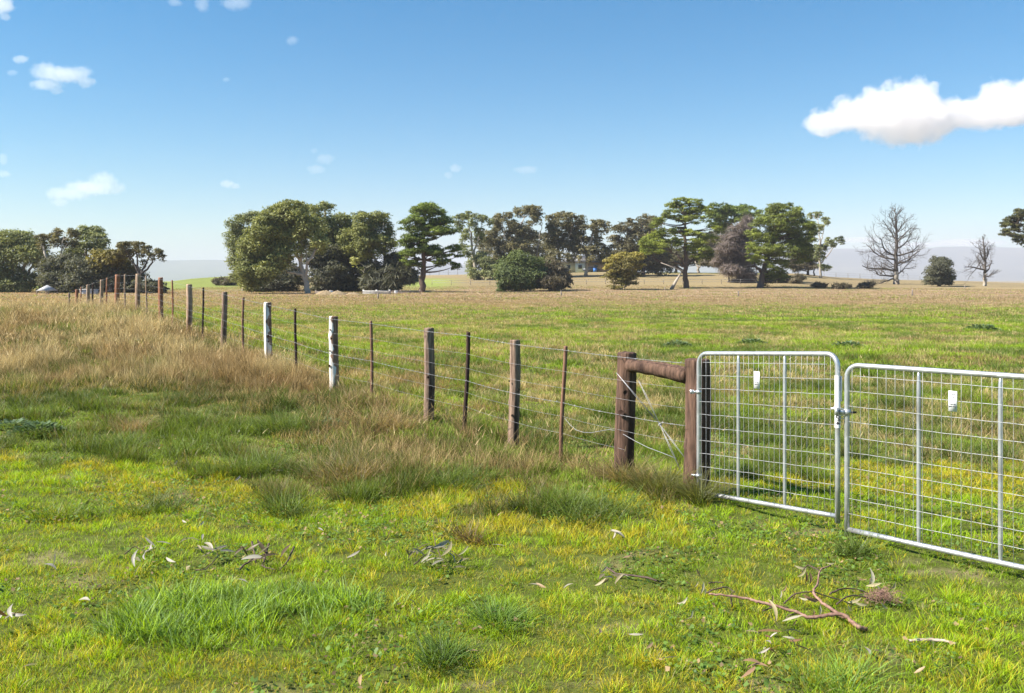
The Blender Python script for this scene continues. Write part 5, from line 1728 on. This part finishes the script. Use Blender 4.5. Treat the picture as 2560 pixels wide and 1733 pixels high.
def branch_part(pts, r0, r1, mat, name, seed):
    g = np.random.default_rng(seed)
    q = []
    for (u, v, lf) in pts:
        x, y = _u(u, v)
        y_ground = y + lf * 470          # lifted points stand over the ground a little nearer
        p = ground_hit(x, y_ground)
        q.append(p + np.array([0, 0, lf]))
    q = np.array(q)
    t = np.linspace(0, len(q) - 1, 5 * (len(q) - 1) + 1)
    from_ = np.arange(len(q))
    qq = np.stack([np.interp(t, from_, q[:, a]) for a in range(3)], 1)
    for _ in range(2):
        qq[1:-1] = (qq[:-2] + qq[1:-1] * 2 + qq[2:]) / 4
    qq[1:-1] += g.normal(size=(len(qq) - 2, 3)) * 0.0015
    mb = MB()
    mb.tube(qq, np.linspace(r0, r1, len(qq)) * (0.85 + 0.3 * g.random(len(qq))) * 0.85, 9, jitter=0.16)
    return mb.build(name, M[mat], br, smooth_shade=True)


branch_part([(1550, 745, .015), (1480, 730, .03), (1410, 670, .05), (1350, 620, .07), (1200, 632, .06), (1070, 655, .045), (980, 605, .06), (800, 555, .07), (650, 515, .08), (560, 490, .08), (400, 465, .09), (240, 450, .09)], 0.013, 0.006, 'branch', 'limb', 1)
branch_part([(1370, 655, .04), (1290, 600, .06), (1180, 530, .08), (1100, 440, .10), (1140, 380, .10), (1160, 240, .12), (1250, 200, .12)], 0.012, 0.004, 'branch', 'limb', 2)
for _k, _p in enumerate([[(860, 530, .04), (960, 440, .09), (1090, 430, .10), (1200, 460, .08), (1370, 510, .05), (1440, 540, .03)], [(1240, 450, .07), (1350, 400, .09), (1470, 405, .08), (1560, 440, .06)],
                         [(1300, 540, .05), (1350, 490, .07), (1440, 455, .07), (1560, 480, .05), (1620, 500, .03)], [(430, 560, .01), (420, 470, .07), (435, 440, .10)], [(215, 440, .08), (330, 400, .10), (400, 390, .10), (450, 440, .08)],
                         [(240, 360, .12), (290, 350, .12), (360, 355, .12)], [(1160, 250, .12), (1060, 190, .13), (1010, 260, .10)], [(690, 590, .03), (800, 550, .05), (900, 560, .05)], [(880, 660, .02), (920, 620, .04), (1010, 615, .05)]]):
    branch_part(_p, 0.005, 0.003, 'branch_dark', 'twig', 10 + _k)
_LV = [(190, 400, 90, 1.3), (210, 430, 70, 1.6), (140, 370, 50, 1.0), (30, 520, 100, .7), (100, 620, 60, 1.3), (1590, 330, 150, 1.25), (1610, 375, 110, .3), (1655, 410, 60, -0.9), (1765, 400, 130, 1.2), (1470, 360, 60, 1.5),
       (1450, 510, 110, .3), (1500, 540, 100, -.2), (1690, 560, 90, -.7), (1400, 570, 70, -1.0), (1165, 590, 80, 1.4), (1110, 610, 60, 1.2), (770, 490, 60, 1.4), (950, 690, 60, 1.2), (1000, 235, 90, -.2), (1020, 280, 90, .9),
       (1050, 310, 90, 1.5), (1085, 320, 90, 1.5), (1150, 205, 30, 0), (1250, 200, 60, 0), (850, 330, 50, 1.5), (840, 455, 60, 1.1), (870, 410, 60, .8), (1090, 500, 140, -.3), (950, 470, 60, 1.2), (1040, 495, 80, .1)]
_g = np.random.default_rng(77)
for (u, v, l, ang) in _LV:
    x, y = _u(u, v)
    p = ground_hit(x, y + 22)
    L = l / 3.32 / F * p[1] * 1.15
    mb = MB()
    d = np.array([math.cos(ang), 0.25 * _g.normal(), math.sin(ang)])
    c_ = [(0.60, 0.52, 0.30), (0.66, 0.60, 0.44), (0.46, 0.30, 0.18), (0.30, 0.18, 0.11)][int(_g.integers(4)) if u > 300 and u < 1400 else int(_g.integers(2))]
    V, Fc = leaf_shape(p + np.array([0, 0, 22 / F * p[1]]), d, np.array([0.1, -1, 0.5]), L, L * 0.2, 0.6 * _g.random())
    mb.add(V, Fc, np.array(c_) * 0.75)
    mb.build('leaf', M['leaf_pale'], br, colors=True)
# tangle of dead needle like stalks at the branch tip
_p0 = ground_hit(*_u(1640, 540))
mb = MB()
for k in range(150):
    a = _g.random() * 6.283
    b0 = _p0 + np.array([_g.normal() * 0.045, _g.normal() * 0.03, 0.01 + 0.05 * _g.random()])
    e_ = b0 + np.array([math.cos(a) * 0.06 * _g.random() + 0.03, math.sin(a) * 0.05, 0.03 + 0.05 * _g.random() - 0.04])
    m_ = (b0 + e_) / 2 + np.array([0, 0, 0.02])
    mb.tube([b0, m_, e_], 0.0012, 3, cap=False)
mb.build('stalk_tangle', M['branch'], br)
litter('leaf_pile', 'fan of long cream gum leaves in front of the fallen branch', 'leaves', 1955, 1585, seed=21, group=None, cols=[(0.74, 0.64, 0.40), (0.78, 0.74, 0.62), (0.55, 0.36, 0.20)],
       leaves_=[(*px_pt(*_u(770, 790))[:2], .05, 2.2, .55, .10, 0), (*px_pt(*_u(790, 740))[:2], .06, 1.9, .9, .11, 0), (*px_pt(*_u(940, 790))[:2], .07, 0.2, .2, .11, 1), (*px_pt(*_u(940, 850))[:2], .05, -.3, -.05, .09, 1), (*px_pt(*_u(740, 810))[:2], .03, 3.1, 0, .12, 2), (*px_pt(*_u(600, 820))[:2], .03, 3.0, 0.1, .07, 0), (*px_pt(*_u(895, 870))[:2], .03, 2.6, 0.1, .05, 1)])
litter('leaf_pile', 'white scrap and orange weed stalks below the cream leaf fan', 'leaves', 1950, 1650, n_random=14, rad=0.10, L=0.06, seed=22, cols=[(0.62, 0.42, 0.04), (0.55, 0.36, 0.05), (0.74, 0.70, 0.68), (0.42, 0.22, 0.12)])
litter('leaf_pile', 'pinkish dry leaf standing at the bottom edge right of centre', 'leaves', 1880, 1705, n_random=3, rad=0.05, L=0.10, seed=23, cols=[(0.56, 0.36, 0.24)])
# pale bark sheet
q = np.array([ground_hit(x, y + 12) + np.array([0, 0, 0.03]) for x, y in [(2272, 1606), (2300, 1604), (2330, 1603), (2360, 1606), (2390, 1614)]])
mb = MB()
t = np.linspace(0, 4, 21)
q = np.stack([np.interp(t, range(5), q[:, a]) for a in range(3)], 1)
mb.tube(q, 0.007 + 0.004 * np.sin(np.linspace(0.2, 2.9, 21)), 8, jitter=0.25, squash=0.6)
tag(mb.build('bark_stick', M['bark_pale'], None, smooth_shade=True, loc=tuple(q[10])), 'pale curled stick of bark on the grass at the lower right', 'bark')
mb = MB()
q = np.array([ground_hit(x, y) + np.array([0, 0, 0.03]) for x, y in [(1518, 1432), (1540, 1448), (1580, 1452), (1620, 1458), (1642, 1466)]])
mb.tube(q, 0.006, 6)
tag(mb.build('stick', M['branch_dark'], None, loc=tuple(q[0])), 'thin dark stick on the short green grass right of centre', 'stick')

# single leaves scattered on the lawn: one leaf mesh copied
_SG = 'single pale leaves scattered on the lawn'
mb = MB()
V, Fc = leaf_shape(np.zeros(3), np.array([1.0, 0, 0.05]), np.array([0, -0.3, 1.0]), 0.075, 0.015, 0.22)
mb.add(V, Fc, (0.34, 0.31, 0.25))
lf0 = mb.build('fallen_leaf', M['leaf_pale'], None, colors=True)
mb = MB()
V, Fc = leaf_shape(np.zeros(3), np.array([1.0, 0, 0.15]), np.array([0, -0.4, 1.0]), 0.07, 0.017, 0.15)
mb.add(V, Fc, (0.38, 0.26, 0.15))
lf1 = mb.build('fallen_leaf', M['leaf_pale'], None, colors=True)
_used = [False, False]
_seen_labels = set()
_MARKS = [('the leafy sprig', 1090, 1418), ('the curled dark twigs', 655, 1420), ('the small leaf pile with a twig', 390, 1398), ('the fallen branch', 2010, 1530), ('the cream leaf fan', 1955, 1585), ('the bark scraps', 1510, 1488),
          ('the pale bark stick', 2330, 1610), ('the long green grass patch', 600, 1540), ('the brown leaves at the left edge', 20, 1580), ('the tussock at the bottom edge', 1100, 1660), ('the tussock in the centre foreground', 1265, 1560),
          ('the lone middle tussock', 640, 1180), ('the twin dark tussocks', 735, 1080), ('the thickest brown fence post', 1071, 1090), ('the gate post', 1750, 1250), ('the low black green tussock', 390, 1275), ('the brown green tussock', 870, 1200),
          ('the twiggy thin tussock', 1190, 1345), ('the rusty tipped tussock', 335, 1085), ('the bottom right tussock', 2080, 1710), ('the thin dark stick', 1580, 1450), ('the grey green tussock', 700, 1290)]
for (x, y, kd) in [(425, 1410, 0), (608, 1461, 0), (885, 1395, 0), (965, 1393, 0), (1030, 1515, 0), (998, 1520, 1), (1246, 1371, 0), (1342, 1473, 0), (1352, 1474, 1), (213, 1508, 0), (190, 1428, 1), (70, 1680, 0), (65, 1722, 0), (1568, 1400, 1),
                   (1590, 1600, 0), (1625, 1628, 1), (1672, 1660, 0), (1500, 1590, 1), (1180, 1640, 1), (1420, 1473, 0), (20, 1383, 0), (460, 1310, 0), (505, 1315, 0), (595, 1200, 0), (930, 1230, 0), (1000, 1100, 0), (1020, 1120, 1),
                   (600, 1075, 0), (440, 1160, 0), (330, 1280, 0), (800, 1330, 0), (840, 1335, 0), (1130, 1290, 0), (1745, 1440, 1), (2170, 1640, 0), (2300, 1690, 1), (1720, 1560, 0), (2010, 1635, 1), (1300, 1700, 1), (900, 1715, 1), (2450, 1560, 1),
                   (1060, 1090, 0), (885, 1090, 0), (700, 1180, 0), (1250, 1290, 1)]:
    src = (lf0, lf1)[kd]
    o = src if not _used[kd] else src.copy()
    if _used[kd]:
        COL.objects.link(o)
    _used[kd] = True
    p = ground_hit(x, y + 8)
    o.location = (p[0], p[1], p[2] + 0.038)
    o.rotation_euler = (_g.normal() * 0.3, _g.normal() * 0.35, _g.random() * 6.28)
    f_ = 0.7 + 0.6 * _g.random()
    o.scale = (f_, f_, f_)
    best = min(_MARKS, key=lambda m_: math.hypot((m_[1] - x), (m_[2] - y) * 2))
    dx, dy = x - best[1], (y - best[2]) * 2
    rel = ('right of' if dx > 0 else 'left of') if abs(dx) > abs(dy) else ('in front of' if dy > 0 else 'behind')
    far_ = math.hypot(dx, dy)
    word = 'close ' if far_ < 70 else ('a little way ' if far_ < 150 else 'well ')
    lab_ = ('small bleached gum leaf ', 'small brown dry leaf ')[kd] + word + rel + ' ' + best[0]
    while lab_ in _seen_labels:
        lab_ = lab_.replace('small ', ('second ' if 'second' not in lab_ else 'another ') + 'small ', 1)
    _seen_labels.add(lab_)
    tag(o, lab_, 'leaf', (_SG, 'single brown leaves scattered on the lawn')[kd])


# ---------------------------------------------------------------- far farm things
def on(px, D):
    X = (px - 1280) / F * D
    return np.array([X, D, float(ground_z(X, D))])


M['wall_cream'] = noise_mat('cream_wall', (0.62, 0.52, 0.36), (0.72, 0.62, 0.44), 0.6, 0.85, bump=0)
M['wall_white'] = noise_mat('white_wall', (0.74, 0.72, 0.70), (0.82, 0.80, 0.78), 0.6, 0.8, bump=0)
M['brick'] = noise_mat('orange_brick_wall', (0.36, 0.22, 0.15), (0.46, 0.30, 0.21), 2, 0.9, bump=0)
M['roof'] = noise_mat('grey_roof_iron', (0.06, 0.058, 0.058), (0.11, 0.105, 0.105), 0.8, 0.5, 0.2, bump=0)
M['glass'] = noise_mat('dark_window_glass', (0.03, 0.035, 0.045), (0.06, 0.065, 0.075), 1, 0.15, bump=0)
M['blue'] = noise_mat('blue_plastic', (0.03, 0.12, 0.40), (0.05, 0.18, 0.52), 3, 0.5, bump=0)
M['carpaint'] = noise_mat('dark_car_paint', (0.04, 0.045, 0.055), (0.06, 0.065, 0.08), 3, 0.3, 0.3, bump=0)
M['carwhite'] = noise_mat('white_car_paint', (0.74, 0.74, 0.75), (0.80, 0.80, 0.80), 3, 0.3, bump=0)
M['rubber'] = noise_mat('black_rubber', (0.015, 0.015, 0.016), (0.03, 0.03, 0.03), 9, 0.8, bump=0)
M['shedroof'] = noise_mat('pale_shed_roof', (0.36, 0.36, 0.37), (0.50, 0.50, 0.51), 3, 0.7, bump=0)
M['whitewood'] = noise_mat('white_painted_rails', (0.46, 0.44, 0.41), (0.60, 0.58, 0.55), 3, 0.7, bump=0)
M['greywood'] = noise_mat('grey_fence_timber', (0.16, 0.13, 0.11), (0.34, 0.29, 0.25), 3, 0.9, bump=0)
M['strawheap'] = noise_mat('straw_heap', (0.17, 0.125, 0.07), (0.36, 0.27, 0.16), 4, 0.95, bump=0.6, bump_dist=0.1)


def house():
    D = 238.0
    b = on(1470, D)
    b[2] -= 0.1
    s = D / F
    g = tag(empty('farmhouse', b), 'cream and brick farmhouse half hidden under the dark trees on the ridge', 'house')
    X0, X1, X2, X3 = [(x - 1280) * s for x in (1404, 1438, 1462, 1540)]
    z0 = b[2]
    h = 2.7
    mb = MB()
    mb.box(((X0 + X1) / 2, D + 4, z0 + h / 2), (X1 - X0, 8, h))
    mb.build('wall', M['wall_cream'], g)
    mb = MB()
    mb.box(((X1 + X2) / 2, D + 3.6, z0 + h / 2), (X2 - X1 - 0.01, 8, h))
    mb.build('wall', M['wall_white'], g)['label'] = 'white middle wall'
    mb = MB()
    mb.box(((X2 + X3) / 2, D + 4.4, z0 + h / 2), (X3 - X2 - 0.01, 8, h))
    mb.build('wall', M['brick'], g)['label'] = 'orange brick wall'
    mb = MB()
    x0, x1, zt, y0, y1 = X0 - 0.6, X3 + 0.6, z0 + h + 0.01, D - 1.0, D + 9.2
    ym = (y0 + y1) / 2
    v = [(x0, y0, zt), (x1, y0, zt), (x1, y1, zt), (x0, y1, zt), (x0 + 3.5, ym, zt + 1.9), (x1 - 3.5, ym, zt + 1.9)]
    mb.add(v, [(0, 1, 5, 4), (1, 2, 5), (2, 3, 4, 5), (3, 0, 4), (3, 2, 1, 0)])
    mb.build('roof', M['roof'], g)
    for x, y in ((1421, -0.03), (1450, -0.43), (1490, 0.37), (1520, 0.37)):
        mb = MB()
        mb.box(((x - 1280) * s, D + y, z0 + 1.5), (1.1, 0.06, 1.1))
        w = mb.build('window', M['whitewood'], g)
        mb = MB()
        mb.box(((x - 1280) * s, D + y - 0.04, z0 + 1.5), (0.92, 0.04, 0.92))
        mb.build('pane', M['glass'], w)


house()


def car(px, D, label, mat, rz=0.0):
    b = on(px, D)
    g = tag(empty('parked_car', b), label, 'car')
    L, W = 4.3, 1.75
    prof = [(-L / 2, .35), (-L / 2, .80), (-L / 2 + .25, .92), (-1.35, .98), (-0.75, 1.42), (0.75, 1.45), (1.35, 1.0), (L / 2 - .3, .92), (L / 2, .72), (L / 2, .35)]
    mb = MB()
    v = [(x, y, z) for y in (-W / 2, W / 2) for x, z in prof]
    n = len(prof)
    fs = [tuple(range(n)), tuple(range(2 * n - 1, n - 1, -1))] + [(k, n + k, n + (k + 1) % n, (k + 1) % n) for k in range(n)]
    mb.add(np.array(v) + b, fs)
    mb.build('body', M[mat], g)
    mb = MB()
    for y in (-W / 2 - 0.012, W / 2 + 0.012):
        for a, c in ((-1.15, -0.05), (0.05, 1.1)):
            t0, t1 = (a + .38 if a < 0 else a), (c if c < 0.5 else c - .3)
            vv = [(a, y, 1.0), (c, y, 1.0), (t1, y, 1.36), (t0, y, 1.36)]
            mb.add(np.array(vv) + b, [(0, 1, 2, 3)])
    mb.build('window', M['glass'], g)
    for sx in (-1.35, 1.35):
        for sy in (-W / 2 + .1, W / 2 - .1):
            mb = MB()
            mb.tube([(b[0] + sx, b[1] + sy - .11, b[2] + .32), (b[0] + sx, b[1] + sy + .11, b[2] + .32)], 0.32, 14)
            mb.build('wheel', M['rubber'], g)


car(1478, 233.0, 'dark car parked in the shade before the brick part of the farmhouse', 'carpaint')
b = on(1487.5, 230.5)
mb = MB()
mb.tube([b, b + (0, 0, .95)], [0.42, 0.46], 14)
mb.tube([b + (0, 0, .952), b + (0, 0, 1.02)], [0.49, 0.45], 14)
tag(mb.build('water_drum', M['blue'], None, loc=tuple(b)), 'bright blue plastic drum beside the dark car', 'drum')

b = on(223, 110.0)
mb = MB()
mb.box((b[0], 110, b[2] + .30), (1.9, .7, .6))
mb.box((b[0], 109.6, b[2] + .63), (2.0, .09, .07))
mb.box((b[0], 110.4, b[2] + .63), (2.0, .09, .07))
tag(mb.build('water_trough', M['shedroof'], None, loc=tuple(b)), 'low pale trough in the grass behind the fence posts on the rise', 'trough')

# shed with pyramid roof at the left
b = on(116, 112.0)
g = tag(empty('shed', b), 'small open shed with pale pointed roof behind the dry grass at the left', 'shed')
hw = 0.80
zt = CH - (727 - HOR) / F * 112
za = CH - (713 - HOR) / F * 112
mb = MB()
mb.add([(b[0] - hw, 111, zt), (b[0] + hw, 111, zt), (b[0] + hw, 113.4, zt), (b[0] - hw, 113.4, zt), (b[0] - .06, 112.2, za), (b[0] + .06, 112.2, za)], [(0, 1, 5, 4), (1, 2, 5), (2, 3, 4, 5), (3, 0, 4), (3, 2, 1, 0)])
mb.build('roof', M['shedroof'], g)
for sx in (-1, 1):
    for yy in (111.1, 113.3):
        mb = MB()
        mb.box((b[0] + sx * (hw - .12), yy, (b[2] + zt) / 2 - .01), (.09, .09, zt - b[2] - .02))
        mb.build('leg', M['greywood'], g)


def rail_fence(label, xa, xb, D, ytop, rails, posts, mat, group, pw=0.16, rw=0.10, name='rail_fence'):
    A, B = on(xa, D), on(xb, D)
    g = tag(empty(name, A), label, 'fence', group)
    top = CH - (ytop - HOR) / F * D
    for k in range(posts):
        t = k / (posts - 1)
        x = A[0] + (B[0] - A[0]) * t
        z = A[2] + (B[2] - A[2]) * t
        mb = MB()
        mb.box((x, D, (z + top + 0.12) / 2), (pw, pw, top + 0.12 - z))
        mb.build('post', M[mat], g)
    for k in range(rails):
        z = top - 0.05 - k * (top - A[2] - 0.1) / max(rails, 1) * 0.9
        mb = MB()
        mb.box(((A[0] + B[0]) / 2, D - pw / 2 - 0.03, z), (abs(B[0] - A[0]) + pw, 0.05, rw))
        mb.build('rail', M[mat], g)
    return g


_FG = 'white yard rails below the gum trees'
rail_fence('long white rail fence panel between the two pale trunked gums', 909, 974, 112, 727, 4, 3, 'whitewood', _FG, pw=.2, rw=.13)
rail_fence('thin white rail fence right of the long white panel', 976, 1050, 113, 727, 2, 4, 'greywood', _FG, pw=.10, rw=.06)
rail_fence('low grey gate panel right of the big white trunk', 790, 844, 112, 728, 3, 3, 'greywood', _FG, pw=.14, rw=.07)
for (x, lab) in ((828, 'small white box on the grey gate panel'), (990, 'small white box on posts right of the white rail panel')):
    b = on(x, 110.5)
    mb = MB()
    z = CH - (730.5 - HOR) / F * 110.5
    mb.box((b[0], 110.5, z), (.34, .3, .34))
    mb.box((b[0], 110.5, z + .19), (.40, .36, .035))
    mb.box((b[0], 110.5, (z - .17 + b[2]) / 2), (.07, .07, z - .17 - b[2] - .004))
    tag(mb.build('white_box', M['wall_white'], None, loc=tuple(b)), lab, 'box')
for (x, r, h, lab) in ((813, 1.0, .55, 'straw coloured heap left of the pair by the yard'), (844, .9, .5, 'straw coloured heap at the right end of the grey gate'), (882, .8, .35, 'low straw coloured heap under the dark tree')):
    b = on(x, 108)
    nu, nv = 22, 7
    vs = []
    for j in range(nv):
        f_ = j / (nv - 1)
        for i in range(nu):
            a = i / nu * 6.283
            rr = r * 1.3 * (1 - f_) * (1 + 0.12 * math.sin(a * 3 + x))
            vs.append((b[0] + math.cos(a) * rr, b[1] + math.sin(a) * rr, b[2] - .05 + h * math.sin(f_ * 1.57) * (1 + 0.08 * math.sin(a * 5 + f_ * 7))))
    fs = [(j * nu + i, j * nu + (i + 1) % nu, (j + 1) * nu + (i + 1) % nu, (j + 1) * nu + i) for j in range(nv - 1) for i in range(nu)]
    mb = MB()
    mb.add(vs, fs)
    tag(mb.build('straw_heap', M['strawheap'], None, smooth_shade=True, loc=tuple(b)), lab, 'heap', 'heaps beside the yard')
# lone posts in the paddock and a thin line fence on the ridge
for (x, y0, y1, lab) in ((945, 733, 748, 'short lone post in the paddock before the white rails'), (1403, 727, 740, 'lone post in the paddock below the grey bush'), (1846, 727, 741, 'lone post in the paddock below the twiggy tree'),
                         (2281, 724, 741, 'lone dark post in the paddock right of the large dead tree'), (1662, 718, 726, 'small white marker post left of the tallest pine'), (2412, 714, 723, 'thin post left of the small bare tree')):
    p = ground_hit(x, y1)
    D = p[1]
    mb = MB()
    h = (y1 - y0) / F * D
    mb.tube([p - (0, 0, .2), p + (0, 0, h * .97), p + (0, 0, h)], [0.075, 0.07, 0.04], 8)
    tag(mb.build('field_post', M['greywood'], None, loc=tuple(p)), lab, 'post', 'lone posts across the paddock')


def wire_line(label, xs, D, h, grp):
    A = on(xs[0], D)
    g = tag(empty('wire_fence', A), label, 'fence', grp)
    P = [on(x, D) for x in xs]
    for p in P:
        mb = MB()
        mb.tube([p - (0, 0, .1), p + (0, 0, h)], 0.045, 6)
        mb.build('post', M['greywood'], g)
    for f_ in (0.95, 0.5):
        mb = MB()
        mb.tube([p + np.array([0, -.08, h * f_]) for p in P], 0.02, 4)
        mb.build('wire', M['wire'], g)


wire_line('thin wire fence along the ridge seen behind the lone pine', list(np.linspace(1005, 1260, 12)), 232, 1.3, 'thin wire fences far off')
wire_line('thin wire fence on the right ridge beside the slender gum', list(np.linspace(2060, 2300, 9)), 236, 1.2, 'thin wire fences far off')
wire_line('thin wire fence along the back edge of the paddock', list(np.linspace(1080, 1900, 18)), 163, 0.9, 'thin wire fences far off')
# fallen limb leaning from the tallest pine
_b = ground_hit(1683, 724)
_D = _b[1]
mb = MB()
mb.tube([ray(1678, 725, _D), ray(1690, 703, _D), ray(1706, 677, _D - .5), ray(1652, 657, _D - 1.0)], [0.32, 0.22, 0.14, 0.05], 7)
tag(mb.build('broken_limb', M['gum'], None, loc=tuple(_b)), 'broken pale limb leaning against the tallest pine trunk', 'branch')
